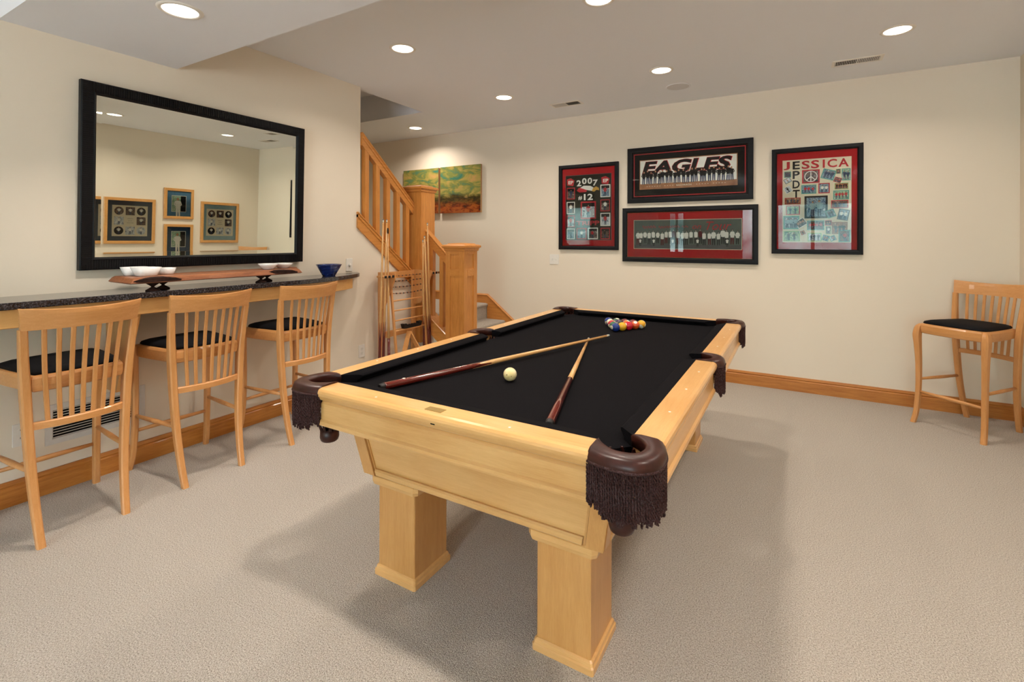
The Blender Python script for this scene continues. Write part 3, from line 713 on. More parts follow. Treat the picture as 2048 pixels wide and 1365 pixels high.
# ================================================================== wall frames and pictures
def wall_matrix(side, c, tilt=0.0, yaw=0.0):
    """origin at c; local x right, y up, z out of the wall as one faces it"""
    ax = {'back': ((1, 0, 0), (0, 0, 1), (0, -1, 0)), 'right': ((0, -1, 0), (0, 0, 1), (-1, 0, 0)), 'left': ((0, 1, 0), (0, 0, 1), (1, 0, 0))}[side]
    m = Matrix([Vector(a) for a in ax]).transposed().to_4x4()
    m = m @ Matrix.Rotation(yaw, 4, 'Y') @ Matrix.Rotation(tilt, 4, 'X'); m.translation = Vector(c); return m
def frame_bars(mb, x0, x1, y0, y1, w, prof):
    """mitred frame; prof = list of (distance in from the outer edge, z)"""
    for (ax, s) in (('b', 0), ('t', 0), ('l', 0), ('r', 0)):
        rings = []
        for e in (0, 1):
            ring = []
            for d, z in prof:
                if ax == 'b': p = ((x0 + d) if e == 0 else (x1 - d), y0 + d, z)
                elif ax == 't': p = ((x0 + d) if e == 0 else (x1 - d), y1 - d, z)
                elif ax == 'l': p = (x0 + d, (y0 + d) if e == 0 else (y1 - d), z)
                else: p = (x1 - d, (y0 + d) if e == 0 else (y1 - d), z)
                ring.append(p)
            rings.append(ring)
        mb.loft(rings)
    return mb
def rect(mb, x0, x1, y0, y1, z, m=0):
    mb.cur = m; mb.poly([(x0, y0, z), (x1, y0, z), (x1, y1, z), (x0, y1, z)]); return mb

# ---- mirror
MC = (-3.41, 1.823, 1.715)
mw, mh = 1.405, 1.060
mir = thing('wall_mirror', 'large mirror with slanted edges in a ridged black frame above the bar', 'mirror', mat=wall_matrix('left', MC, 0.0195, -0.0085))
FW_ = 0.072
frame_bars(MB(), -mw / 2, mw / 2, -mh / 2, mh / 2, FW_, [(0, -0.024), (0, 0.008), (0.006, 0.012), (0.056, 0.012), (0.060, 0.016), (0.064, 0.012), (FW_, 0.001), (FW_, -0.024)]).build('frame', 'black_frame', mir)
mb = MB(); n = 120
for k in range(n):
    x = -mw / 2 + 0.01 + (mw - 0.02) * k / (n - 1)
    d = min(x + mw / 2, mw / 2 - x); dd = min(0.056, max(0.008, d))
    for s in (-1, 1): mb.box(x - 0.0033, x + 0.0033, s * (mh / 2 - 0.008), s * (mh / 2 - dd), 0.010, 0.0155)
n = 90
for k in range(n):
    y = -mh / 2 + 0.01 + (mh - 0.02) * k / (n - 1)
    d = min(y + mh / 2, mh / 2 - y); dd = min(0.056, max(0.008, d))
    for s in (-1, 1): mb.box(s * (mw / 2 - 0.008), s * (mw / 2 - dd), y - 0.0033, y + 0.0033, 0.010, 0.0155)
mb.build('ridges', 'black_frame', mir, 'stuff')
ix, iy = mw / 2 - FW_, mh / 2 - FW_; bv = 0.026; bz = -0.00037
MB().poly([(-ix + bv, -iy + bv, 0), (ix - bv, -iy + bv, 0), (ix - bv, iy - bv, 0), (-ix + bv, iy - bv, 0)]).build('mirror_glass', 'mirror', mir)
mb = MB()
for q in range(4):
    c_o = [(-ix, -iy, -bz), (ix, -iy, -bz), (ix, iy, -bz), (-ix, iy, -bz)]; c_i = [(-ix + bv, -iy + bv, 0), (ix - bv, -iy + bv, 0), (ix - bv, iy - bv, 0), (-ix + bv, iy - bv, 0)]
    mb.poly([c_o[q], c_o[(q + 1) % 4], c_i[(q + 1) % 4], c_i[q]])
mb.build('bevel', 'mirror', mir)

BLACKP = [(0, -0.03), (0, 0.0), (0.004, 0.004), (0.028, 0.006), (0.036, 0.003), (0.042, -0.006), (0.042, -0.03)]
def picture(name, label, side, c, w, h, fw, fmat, cat='picture', group=None, tilt=0.004, prof=None, glass=True, backing='dark_mat'):
    t = thing(name, label, cat, mat=wall_matrix(side, c, tilt), group=group)
    k = fw / 0.042
    frame_bars(MB(), -w / 2, w / 2, -h / 2, h / 2, fw, [(d * k, z) for d, z in (prof or BLACKP)]).build('frame', fmat, t)
    rect(MB(), -w / 2 + fw * 0.8, w / 2 - fw * 0.8, -h / 2 + fw * 0.8, h / 2 - fw * 0.8, -0.016).build('mat_board', backing, t)
    if glass:
        MB().box(-w / 2 + fw * 0.9, w / 2 - fw * 0.9, -h / 2 + fw * 0.9, h / 2 - fw * 0.9, -0.0085, -0.0070).build('glass_pane', 'glass', t)
    return t
def person(mb, x, y, h, z, top, bot, skin=2, hair=3, lean=0.0, arms=True, w=0.15):
    """small printed figure standing at (x, y); material slots given by number"""
    q = lambda a, b: (x + a * h + lean * b * h, y + b * h, z)
    mb.cur = bot
    mb.poly([q(-0.10, 0), q(-0.03, 0), q(-0.005, 0.44), q(-0.10, 0.46)]); mb.poly([q(0.03, 0), q(0.10, 0), q(0.10, 0.46), q(0.005, 0.44)])
    mb.cur = top
    mb.poly([q(-0.10, 0.42), q(0.10, 0.42), q(0.12, 0.62), q(w, 0.80), q(0.05, 0.84), q(-0.05, 0.84), q(-w, 0.80), q(-0.12, 0.62)])
    if arms: mb.poly([q(-w, 0.80), q(-w - 0.05, 0.62), q(-0.06, 0.50), q(-0.05, 0.55), q(-w + 0.01, 0.63)]); mb.poly([q(w, 0.80), q(w - 0.01, 0.63), q(0.05, 0.55), q(0.06, 0.50), q(w + 0.05, 0.62)])
    mb.cur = hair; z2 = z + 0.0001
    mb.face([mb.pt((x + lean * 0.9 * h + 0.062 * h * math.cos(a * PI / 4), y + 0.92 * h + 0.078 * h * math.sin(a * PI / 4), z2)) for a in range(8)])
    mb.cur = skin
    mb.face([mb.pt((x + lean * 0.9 * h + 0.043 * h * math.cos(a * PI / 4), y + 0.905 * h + 0.058 * h * math.sin(a * PI / 4), z2 + 0.0001)) for a in range(8)])
ZP = -0.0150
# ---- sports montage, left of the group
p = picture('framed_montage', 'black framed hockey photo montage headed 2007 on a red mat', 'back', (-1.985, 5.079, 1.735), 0.70, 0.955, 0.042, 'black_frame', backing='red_mat', group='black framed team pictures')
rect(MB(), -0.265, 0.265, -0.365, 0.355, ZP).build('montage_board', plain('olive_board', '2A2A22', 0.8, 0.2), p)
mb = MB(); frame_bars(mb, -0.27, 0.27, -0.37, 0.36, 0.006, [(0, ZP - 0.0005), (0, ZP + 0.001), (0.005, ZP + 0.001), (0.005, ZP - 0.0005)]); mb.build('mat_edge', 'grey_paper', p)
mb = MB()
for q, (ch, xx, yy, rr) in enumerate((('2', -0.105, 0.268, 0.12), ('0', -0.042, 0.288, 0.03), ('0', 0.022, 0.288, -0.04), ('7', 0.083, 0.264, -0.12))):
    text_into(mb, ch, xx - 0.027, xx + 0.027, yy - 0.034, yy + 0.034, ZP + 0.001, bold=0.03, shear=-rr * 0.6)
text_into(mb, '12', -0.048, 0.058, 0.075, 0.145, ZP + 0.001, bold=0.03); text_into(mb, '#', -0.115, -0.068, 0.078, 0.122, ZP + 0.001, bold=0.02)
mb.build('title_lettering', 'white_paper', p)
mb = MB(); text_into(mb, 'TRIPP', -0.14, 0.135, -0.205, -0.155, ZP + 0.001, bold=0.03); mb.build('name_lettering', 'red_paper', p)
mb = MB()   # bird head emblem drawn as simple swept shapes
rect(MB(), 0, 0.001, 0, 0.001, -0.02)
mb.cur = 0; mb.poly([(-0.135, 0.185, ZP + 0.001), (-0.10, 0.165, ZP + 0.001), (-0.02, 0.165, ZP + 0.001), (0.0, 0.205, ZP + 0.001), (-0.06, 0.225, ZP + 0.001), (-0.11, 0.213, ZP + 0.001)])
mb.cur = 1; mb.poly([(-0.09, 0.215, ZP + 0.0013), (-0.02, 0.19, ZP + 0.0013), (0.05, 0.175, ZP + 0.0013), (0.075, 0.205, ZP + 0.0013), (0.03, 0.232, ZP + 0.0013), (-0.05, 0.238, ZP + 0.0013)])
mb.cur = 2; mb.poly([(0.045, 0.172, ZP + 0.0016), (0.075, 0.165, ZP + 0.0016), (0.10, 0.185, ZP + 0.0016), (0.132, 0.178, ZP + 0.0016), (0.128, 0.205, ZP + 0.0016), (0.095, 0.222, ZP + 0.0016), (0.06, 0.205, ZP + 0.0016)])
mb.build('emblem', ['red_paper', 'white_paper', 'yellow_paper'], p)
mb = MB()
for s in (-1, 1):
    mb.cur = 0; mb.poly([(s * 0.205 - 0.045, 0.25, ZP + 0.001), (s * 0.205 + 0.03, 0.24, ZP + 0.001), (s * 0.205 + 0.045, 0.30, ZP + 0.001), (s * 0.205 + 0.0, 0.33, ZP + 0.001), (s * 0.205 - 0.05, 0.318, ZP + 0.001)])
    mb.cur = 1; text_into(mb, 'EP', s * 0.205 - 0.03, s * 0.205 + 0.03, 0.262, 0.30, ZP + 0.0014, bold=0.03)
mb.build('corner_badges', ['red_paper', 'white_paper'], p)
rnd = random.Random(11)
def small_photo(parent, x0, x1, y0, y1, border, ground, top, rotz=0.0, nfig=1, z=ZP + 0.001, zoff=0.0, sky=True):
    ground = PHOTO.get(ground, ground)
    mb = MB(); cx, cy = (x0 + x1) / 2, (y0 + y1) / 2
    mb.M = Matrix.Translation((cx, cy, 0)) @ Matrix.Rotation(rotz, 4, 'Z') @ Matrix.Translation((-cx, -cy, 0))
    z = z + zoff; b = min(x1 - x0, y1 - y0) * 0.09
    mats = [border, ground, top, 'jean', 'skin', 'black_paper', 'white_paper']
    rect(mb, x0, x1, y0, y1, z, 0); rect(mb, x0 + b, x1 - b, y0 + b, y1 - b, z + 0.0004, 1)
    if sky: rect(mb, x0 + b, x1 - b, y0 + b + (y1 - y0) * 0.62, y1 - b, z + 0.0006, 5)
    w = x1 - x0
    for k in range(nfig):
        person(mb, x0 + w * (k + 1) / (nfig + 1) + rnd.uniform(-.04, .04) * w / nfig, y0 + b * 1.2, (y1 - y0 - 2 * b) * rnd.uniform(0.80, 0.92), z + 0.0008, 2, 3, 4, 5, rnd.uniform(-0.05, 0.05), w=0.17)
    mb.build('photo', mats, parent)
for (a, b, c, d, bd, gr, tp) in ((-0.255, -0.155, 0.09, 0.222, 'red_paper', 'grey_paper', 'jean'), (-0.255, -0.155, -0.075, 0.062, 'white_paper', 'grey_paper', 'white_paper'), (-0.255, -0.155, -0.225, -0.092, 'red_paper', 'white_paper', 'red_paper'),
                             (-0.255, -0.155, -0.36, -0.24, 'white_paper', 'blue_mat', 'navy_mat'), (0.145, 0.258, 0.10, 0.238, 'white_paper', 'blue_mat', 'red_paper'), (0.145, 0.255, -0.055, 0.075, 'red_paper', 'grey_paper', 'white_paper'),
                             (0.145, 0.258, -0.215, -0.072, 'white_paper', 'white_paper', 'red_paper'), (0.148, 0.255, -0.36, -0.235, 'red_paper', 'grey_paper', 'black_paper'), (0.0, 0.118, -0.36, -0.232, 'white_paper', 'grey_paper', 'red_paper'),
                             (-0.135, -0.015, -0.36, -0.235, 'red_paper', 'blue_mat', 'white_paper'), (-0.085, 0.095, -0.135, 0.06, 'red_paper', 'white_paper', 'red_paper')):
    small_photo(p, a, b, c, d, bd, gr, tp)
# ---- EAGLES group portrait
p = picture('framed_team_photo', 'wide black framed photo with big EAGLES lettering over a row of people', 'back', (-0.935, 5.079, 2.045), 1.200, 0.578, 0.056, 'black_frame', backing='dark_mat', group='black framed team pictures')
mb = MB(); frame_bars(mb, -0.535, 0.535, -0.224, 0.224, 0.008, [(0, ZP - 0.001), (0, ZP + 0.001), (0.008, ZP + 0.001), (0.008, ZP - 0.001)]); mb.build('mat_line', 'red_paper', p)
mb = MB(); rect(mb, -0.475, 0.465, -0.150, 0.158, ZP); rect(mb, -0.467, 0.457, -0.142, 0.150, ZP + 0.0004, 1); rect(mb, -0.467, 0.457, -0.142, -0.092, ZP + 0.0006, 2); mb.build('print', ['brown_paper', 'white_paper', 'brown_paper'], p)
mb = MB(); text_into(mb, 'EAGLES', -0.450, 0.392, 0.008, 0.142, ZP + 0.0010, shear=0.30, bold=0.055); mb.build('lettering_outline', 'red_paper', p)
mb = MB(); text_into(mb, 'EAGLES', -0.446, 0.386, 0.012, 0.138, ZP + 0.0013, shear=0.30, bold=0.038); mb.build('lettering', 'black_paper', p)
mb = MB()
for k in range(22):
    person(mb, -0.435 + 0.0405 * k + rnd.uniform(-.006, .006), -0.097 + rnd.uniform(-.004, .006), rnd.uniform(0.128, 0.148), ZP + 0.0016, 0, 1, 2, 3, rnd.uniform(-.05, .05), True, 0.16)
mb.build('people_print', ['black_paper', 'jean', 'skin', 'brown_paper'], p)
mb = MB(); text_into(mb, 'BACHRACH', -0.10, 0.045, -0.128, -0.112, ZP + 0.0012, bold=0.01); text_into(mb, '- - - - - -   - - - -', -0.40, -0.13, -0.122, -0.118, ZP + 0.0012); text_into(mb, '- - - - -   - - - - -', 0.09, 0.36, -0.122, -0.118, ZP + 0.0012)
mb.build('caption', 'cream', p)
# ---- On Tour group portrait
p = picture('framed_team_photo', 'wide black framed photo of people in white shirts on a bright red mat', 'back', (-0.94, 5.079, 1.422), 1.295, 0.566, 0.050, 'black_frame', backing='red_mat', group='black framed team pictures')
mb = MB(); frame_bars(mb, -0.603, 0.603, -0.238, 0.238, 0.006, [(0, ZP - 0.001), (0, ZP + 0.004), (0.006, ZP + 0.002), (0.006, ZP - 0.001)]); mb.build('gold_fillet', 'brass', p)
mb = MB(); rect(mb, -0.530, 0.510, -0.148, 0.155, ZP); rect(mb, -0.525, 0.505, -0.143, 0.150, ZP + 0.0004, 1); rect(mb, -0.525, 0.505, -0.143, -0.10, ZP + 0.0006, 2); mb.build('print', ['cream', plain('grey_green_print', '5E6660', 0.7, 0.2, var=0.15, vs=6), 'grey_paper'], p)
mb = MB(); text_into(mb, 'on', 0.055, 0.135, 0.058, 0.092, ZP + 0.0010, shear=0.35); text_into(mb, 'Tour', 0.165, 0.40, 0.045, 0.128, ZP + 0.0010, shear=0.35)
for (xa, xb, hh, cyc) in ((-0.435, -0.30, 0.030, 5), (-0.27, -0.06, 0.024, 8), (-0.04, 0.02, 0.022, 2)):   # faded script, not legible in the glare
    N = cyc * 6
    mb.tube([(xa + (xb - xa) * k / N, 0.075 + hh * 0.5 * math.sin(2 * PI * k / 6) * (1.5 if k < 4 else 1.0) + 0.1 * (k / N) * 0.1, ZP + 0.0012) for k in range(N + 1)], 0.0022, 4)
mb.build('script_lettering', 'red_paper', p)
mb = MB()
for k in range(24):
    person(mb, -0.49 + 0.0415 * k + rnd.uniform(-.006, .006), -0.105 + rnd.uniform(-.004, .018), rnd.uniform(0.130, 0.155), ZP + 0.0012 + 0.00002 * k, 0 if rnd.random() < .85 else 1, 2 if rnd.random() < .75 else 1, 3, 4, rnd.uniform(-.03, .03), rnd.random() < 0.4, 0.115)
for x in (-0.46, -0.32, -0.13, 0.11, 0.38):
    person(mb, x, -0.118, 0.080, ZP + 0.0022, 0, 2, 3, 4, 0, False, 0.17)
mb.build('people_print', ['white_paper', plain('print_maroon', '5A1A22', 0.7, 0.2), plain('print_charcoal', '2C2C30', 0.7, 0.2), plain('print_grey_skin', 'A89C94', 0.7, 0.2), 'black_paper'], p)
# ---- name collage
p = picture('framed_collage', 'large black framed photo collage with red capital letters across its top', 'back', (0.163, 5.079, 1.724), 0.690, 0.958, 0.042, 'black_frame', backing='red_mat', group='black framed team pictures')
rect(MB(), -0.258, 0.262, -0.375, 0.372, ZP).build('collage_board', 'cream', p)
mb = MB()
for ch, x, w in (('J', -0.225, 0.05), ('S', -0.077, 0.062), ('S', -0.005, 0.062), ('I', 0.06, 0.016), ('C', 0.122, 0.07), ('A', 0.205, 0.075)): text_into(mb, ch, x - w / 2, x + w / 2, 0.285, 0.358, ZP + 0.001, bold=0.022)
mb.build('red_letters', 'red_paper', p)
mb = MB()
for ch, y in (('E', 0.322), ('P', 0.236), ('D', 0.150), ('T', 0.064)): text_into(mb, ch, -0.178, -0.122, y - 0.036, y + 0.036, ZP + 0.001, bold=0.022)
mb.build('black_letters', 'black_paper', p)
CP = [(-0.245, -0.19, 0.215, 0.27, 'teal', 'black_paper', 'jean', 0, 2), (-0.245, -0.19, 0.165, 0.21, 'grey_paper', 'white_paper', 'skin', 0.5, 1), (-0.245, -0.185, 0.075, 0.135, 'white_paper', 'white_paper', 'black_paper', 0.55, 1),
      (-0.105, 0.03, 0.155, 0.275, 'red_paper', 'black_paper', 'black_paper', 0, 0), (0.045, 0.145, 0.18, 0.268, 'teal', 'navy_mat', 'jean', -0.3, 3), (0.15, 0.185, 0.225, 0.268, 'green_paper', 'black_paper', 'skin', 0, 1), (0.192, 0.255, 0.165, 0.268, 'teal', 'green_paper', 'jean', 0, 2),
      (0.135, 0.19, 0.15, 0.195, 'red_paper', 'black_paper', 'red_paper', -0.35, 2), (0.14, 0.24, 0.09, 0.145, 'green_paper', 'brown_paper', 'black_paper', 0, 5), (0.02, 0.105, 0.06, 0.15, 'red_paper', 'blue_mat', 'white_paper', 0, 2), (-0.11, 0.005, 0.06, 0.14, 'teal', 'ltblue_mat', 'red_paper', 0.0, 3),
      (0.13, 0.245, 0.0, 0.08, 'teal', 'green_paper', 'red_paper', 0, 4), (-0.24, -0.115, -0.03, 0.03, 'red_paper', 'brown_paper', 'jean', 0, 4), (-0.23, -0.12, -0.125, -0.04, 'red_paper', 'teal', 'navy_mat', 0, 2), (-0.085, 0.09, -0.16, 0.04, 'black_paper', 'slate_mat', 'ltblue_mat', 0, 2),
      (0.115, 0.24, -0.075, -0.005, 'red_paper', 'grey_paper', 'jean', 0, 3), (-0.25, -0.125, -0.255, -0.135, 'teal', 'blue_mat', 'ltblue_mat', 0, 3), (-0.155, -0.07, -0.235, -0.165, 'white_paper', 'black_paper', 'skin', 0.6, 3), (0.08, 0.145, -0.155, -0.085, 'teal', 'navy_mat', 'grey_paper', 0.35, 2),
      (0.165, 0.245, -0.18, -0.085, 'grey_paper', 'navy_mat', 'white_paper', -0.2, 2), (-0.065, 0.065, -0.265, -0.18, 'teal', 'black_paper', 'red_paper', 0, 4), (0.07, 0.12, -0.225, -0.18, 'red_paper', 'black_paper', 'skin', 0, 2), (0.12, 0.235, -0.30, -0.195, 'brown_paper', 'brown_paper', 'black_paper', 0, 3),
      (-0.25, -0.12, -0.365, -0.27, 'green_paper', 'teal', 'grey_paper', 0, 2), (-0.12, -0.075, -0.31, -0.265, 'white_paper', 'red_paper', 'black_paper', 0.4, 1), (-0.06, 0.045, -0.365, -0.29, 'green_paper', 'cream', 'navy_mat', 0, 3), (0.05, 0.10, -0.36, -0.31, 'teal', 'navy_mat', 'skin', -0.3, 2),
      (0.105, 0.15, -0.36, -0.315, 'teal', 'navy_mat', 'skin', 0.4, 1), (0.17, 0.255, -0.37, -0.265, 'teal', 'black_paper', 'red_paper', 0, 1), (0.075, 0.115, -0.30, -0.23, 'green_paper', 'grey_paper', 'white_paper', 0, 1)]
for i, (a, b, c, d, bd, gr, tp, rz, nf) in enumerate(CP): small_photo(p, a, b, c, d, bd, gr, tp, rz, nf, zoff=0.00012 * i, sky=False)
mb = MB(); cc = (-0.037, 0.215); fnp = lambda a, b: (cc[0] + a, cc[1] + b, ZP + 0.0045)
R1, R2 = 0.050, 0.043
for k in range(24):
    a0, a1 = 2 * PI * k / 24, 2 * PI * (k + 1) / 24
    mb.poly([fnp(R1 * math.cos(a0), R1 * math.sin(a0)), fnp(R1 * math.cos(a1), R1 * math.sin(a1)), fnp(R2 * math.cos(a1), R2 * math.sin(a1)), fnp(R2 * math.cos(a0), R2 * math.sin(a0))])
for an in (PI / 2, -PI / 2, -PI / 4, -3 * PI / 4):
    c, s = math.cos(an), math.sin(an); w = 0.0035
    mb.poly([fnp(-s * w, c * w), fnp(s * w, -c * w), fnp(c * R2 + s * w, s * R2 - c * w), fnp(c * R2 - s * w, s * R2 + c * w)])
mb.build('peace_sign', 'white_paper', p)

# ---- light maple framed pictures on the right wall (seen in the mirror)
MAPP = [(0, -0.025), (0, 0.0), (0.004, 0.004), (0.038, 0.004), (0.042, 0.0), (0.042, -0.025)]
def portrait(label, y0, y1, z0, z1, mat_, photo_top, photo_bg):
    w, h = y1 - y0, z1 - z0
    t = picture('framed_portrait', label, 'right', (XR - 0.027, (y0 + y1) / 2, (z0 + z1) / 2), w, h, 0.04, 'maple_z', prof=MAPP, backing=mat_, group='maple framed pictures on the right wall')
    mb = MB(); rect(mb, -w * 0.25, w * 0.25, -h * 0.27, h * 0.27, ZP, 0); rect(mb, -w * 0.235, w * 0.235, -h * 0.255, h * 0.255, ZP + 0.0005, 1); rect(mb, -w * 0.235, -w * 0.06, -h * 0.255, h * 0.255, ZP + 0.0007, 2)
    person(mb, 0.01, -h * 0.42, h * 0.62, ZP + 0.0012, 3, 3, 4, 5, 0.03, True, 0.15)
    mb.build('photo_print', ['white_paper', PHOTO[photo_bg], 'black_paper', photo_top, 'skin', 'brown_paper'], t)
portrait('small maple framed portrait on a light blue mat, upper of two on the right wall', 3.628, 4.042, 1.488, 1.955, 'blue_mat', 'white_paper', 'green_paper')
portrait('small maple framed portrait on a navy mat, lower of two on the right wall', 3.636, 4.042, 0.945, 1.403, 'navy_mat', 'white_paper', 'teal')
def multi(label, y0, y1, z0, z1, mat_):
    w, h = y1 - y0, z1 - z0
    t = picture('framed_photo_group', label, 'right', (XR - 0.027, (y0 + y1) / 2, (z0 + z1) / 2), w, h, 0.042, 'maple_z', prof=MAPP, backing=mat_, group='maple framed pictures on the right wall')
    a = 0.215; ah = 0.22
    rect(MB(), -a, a, -ah, ah, ZP).build('inner_mat', 'cream', t)
    n = 0
    for i in (-1, 0, 1):
        for j in (-1, 0, 1):
            if i == 0 and j == 0: continue
            x, y = i * 0.135, j * 0.14; mb = MB(); rr = (0.056, 0.058)
            oval = (i + j) % 2 == 0
            if oval: mb.ngon((x, y), rr[0], 20, lambda u, v: (u, v, ZP + 0.0006), rr[1])
            else: rect(mb, x - rr[0], x + rr[0], y - rr[1], y + rr[1], ZP + 0.0006)
            person(mb, x, y - 0.052, 0.10, ZP + 0.001, 1, 2, 3, 4, 0, True, 0.2)
            n += 1
            mb.build('photo', [('black_paper', 'photo_ice', 'photo_dark')[n % 3], 'white_paper', 'jean', 'skin', 'brown_paper'], t)
    mb = MB()
    for k, w_ in enumerate((0.07, 0.05, 0.08)): rect(mb, -w_ / 2, w_ / 2, 0.03 - 0.03 * k, 0.034 - 0.03 * k, ZP + 0.0006)
    mb.build('caption', 'grey_paper', t)
multi('maple framed set of eight photos on a slate mat, left in the mirror', 2.893, 3.515, 1.106, 1.760, 'slate_mat')
multi('maple framed set of eight photos on a pale blue mat near the corner', 4.155, 4.760, 1.118, 1.782, 'ltblue_mat')

# ---- canvases
def canvas_mat(name, seed):
    t = NT(name); b = t.bsdf(0.25, 0.5, 0.4); v = t.coords((1, 1, 1)); v2 = t.coords((1, 2.2, 1))
    tc = t.n('ShaderNodeTexCoord'); sp = t.n('ShaderNodeSeparateXYZ'); t.l(tc.outputs['Object'], sp.inputs[0])
    ad = t.n('ShaderNodeVectorMath', operation='ADD'); t.l(v2, ad.inputs[0]); ad.inputs[1].default_value = (seed, seed * 1.7, 0)
    n1 = t.noise(ad.outputs[0], 5, 4, 0.6, 0.8); n2 = t.noise(ad.outputs[0], 9, 5, 0.65, 0.5)
    skyc = t.ramp(n1, [(0.34, lin('3E7A66')), (0.46, lin('7C8444')), (0.56, lin('A89A50')), (0.68, lin('C49A5C'))])
    grd = t.ramp(n2, [(0.34, lin('3A1A0E')), (0.46, lin('8A3A12')), (0.58, lin('A85A1C')), (0.68, lin('A01812'))])
    hor = t.ramp(n2, [(0.35, lin('1E1C0C')), (0.6, lin('5A4A1E'))])
    y = t.math('ADD', sp.outputs['Y'], t.math('MULTIPLY', n1, 0.16))
    f1 = t.math('MULTIPLY', t.math('ADD', y, 0.025), 16.0, True); f2 = t.math('MULTIPLY', t.math('ADD', y, 0.14), 12.0, True)
    c = t.mixc(f2, grd, hor); c = t.mixc(f1, c, skyc); t.l(c, b.inputs['Base Color']); t.bump(b, n2, 0.15, 0.003); return t.m
CE = plain('canvas_edge', 'B8926A', 0.7, 0.2)
for lab, x0, x1, z0, z1, sd in (('left abstract landscape canvas in green and gold, partly behind the stair post', -4.69, -4.075, 1.715, 2.318, 3.1), ('right abstract landscape canvas in green over rust red', -4.045, -3.405, 1.712, 2.32, 8.4)):
    t = thing('canvas_painting', lab, 'painting', mat=wall_matrix('back', ((x0 + x1) / 2, 5.072, (z0 + z1) / 2)), group='abstract landscape canvases')
    w, h = (x1 - x0) / 2, (z1 - z0) / 2
    MB().box(-w, w, -h, h, -0.036, -0.0005, 0.002).build('stretcher_frame', CE, t)
    MB().box(-w + 0.001, w - 0.001, -h + 0.001, h - 0.001, -0.001, 0.001).build('painted_face', canvas_mat('painting_%d' % int(sd), sd), t)

# ================================================================== outlets, switches, vents
def plate(name, label, side, c, w, h, kind, cat):
    t = thing(name, label, cat, mat=wall_matrix(side, c))
    MB().box(-w / 2, w / 2, -h / 2, h / 2, 0, 0.006, 0.002).build('cover_plate', 'white_plastic', t)
    if kind == 'outlet':
        for s in (-1, 1):
            f = MB().loft([[(0.0165 * math.cos(a * PI / 10), s * 0.0205 + max(-0.0125, min(0.0125, 0.0165 * math.sin(a * PI / 10))), z) for a in range(20)] for z in (0.005, 0.0075)]).build('socket', 'white_plastic', t)
            MB().box(-0.0075, -0.0055, s * 0.0205 + 0.000, s * 0.0205 + 0.008, 0.007, 0.0078).box(0.0055, 0.0075, s * 0.0205, s * 0.0205 + 0.007, 0.007, 0.0078).box(-0.002, 0.002, s * 0.0205 - 0.009, s * 0.0205 - 0.0045, 0.007, 0.0078).build('slots', 'dark_slot', f)
    elif kind == 'dimmer':
        MB().lathe([(0.014, 0.006), (0.013, 0.016), (0.010, 0.019), (0.0003, 0.019)], 20).build('knob', 'white_plastic', t)
    else:
        for s in (-1, 1):
            MB().box(s * 0.023 - 0.0055, s * 0.023 + 0.0055, -0.012, 0.012, 0.005, 0.007).build('switch_slot', 'vent_white', t)
            MB().box(s * 0.023 - 0.0035, s * 0.023 + 0.0035, -0.001, 0.010, 0.006, 0.015, 0.001).build('toggle', 'white_plastic', t)
plate('wall_outlet', 'white double outlet low on the wall behind the nearest stool', 'left', (XL, 0.90, 0.35), 0.072, 0.116, 'outlet', 'outlet')
plate('wall_outlet', 'white double outlet low on the wall beside the cue rack', 'left', (XL, 3.181, 0.335), 0.072, 0.116, 'outlet', 'outlet')
plate('dimmer_switch', 'white dimmer switch above the right end of the bar', 'left', (XL, 3.032, 1.136), 0.072, 0.114, 'dimmer', 'switch')
plate('light_switch', 'white double light switch below the hockey montage', 'back', (-2.40, YB, 1.142), 0.116, 0.116, 'switch', 'switch')
t = thing('return_air_vent', 'painted return air grille on the wall under the bar', 'vent', mat=wall_matrix('left', (XL, 1.22, 0.36)))
w, h = 0.23, 0.107
frame_bars(MB(), -w, w, -h, h, 0.032, [(0, 0), (0, 0.005), (0.028, 0.008), (0.032, 0.005), (0.032, 0)]).build('frame', 'vent_white', t)
MB().box(-w + 0.03, w - 0.03, -h + 0.03, h - 0.03, 0.0002, 0.001).build('dark_backing', 'dark_slot', t)
for k in range(11):
    y = -h + 0.036 + k * (2 * h - 0.072) / 10
    MB().prism([(y - 0.003, 0.0015), (y - 0.002, 0.0012), (y + 0.003, 0.006), (y + 0.002, 0.0065)], -w + 0.031, w - 0.031, lambda u, v, q: (q, u, v)).build('slat', 'vent_white', t)
def ceil_vent(label, x, y):
    t = thing('ceiling_vent', label, 'vent', (x, y, ZC), 0, 'ceiling supply vents')
    t.rotation_euler = (PI, 0, 0)
    frame_bars(MB(), -0.165, 0.165, -0.075, 0.075, 0.022, [(0, 0), (0, 0.003), (0.02, 0.006), (0.022, 0.004), (0.022, 0)]).box(-0.004, 0.004, -0.054, 0.054, 0, 0.005).build('frame', 'white_plastic', t)
    MB().box(-0.144, 0.144, -0.054, 0.054, 0.0002, 0.001).build('dark_backing', 'dark_slot', t)
    me = MB().loft([[(-0.003, yy, 0.001), (-0.0015, yy, 0.001), (0.0035, yy, 0.006), (0.002, yy, 0.006)] for yy in (-0.053, 0.053)]).mesh('vent_slat', 'vent_white')
    for s in (-1, 1):
        for k in range(12): inst('slat', me, t, (s * (0.012 + 0.0115 * k), 0, 0), (0, 0, 0 if s > 0 else PI))
ceil_vent('small ceiling vent left of the round speaker', -2.03, 4.60)
ceil_vent('small ceiling vent between the round speaker and the right wall', 0.418, 4.612)
t = thing('ceiling_speaker', 'flush round white speaker in the ceiling near the far wall', 'speaker', (-0.919, 4.585, ZC)); t.rotation_euler = (PI, 0, 0)
MB().lathe([(0.108, 0), (0.108, 0.003), (0.098, 0.005), (0.096, 0.003)], 32).build('rim', 'ceil', t)
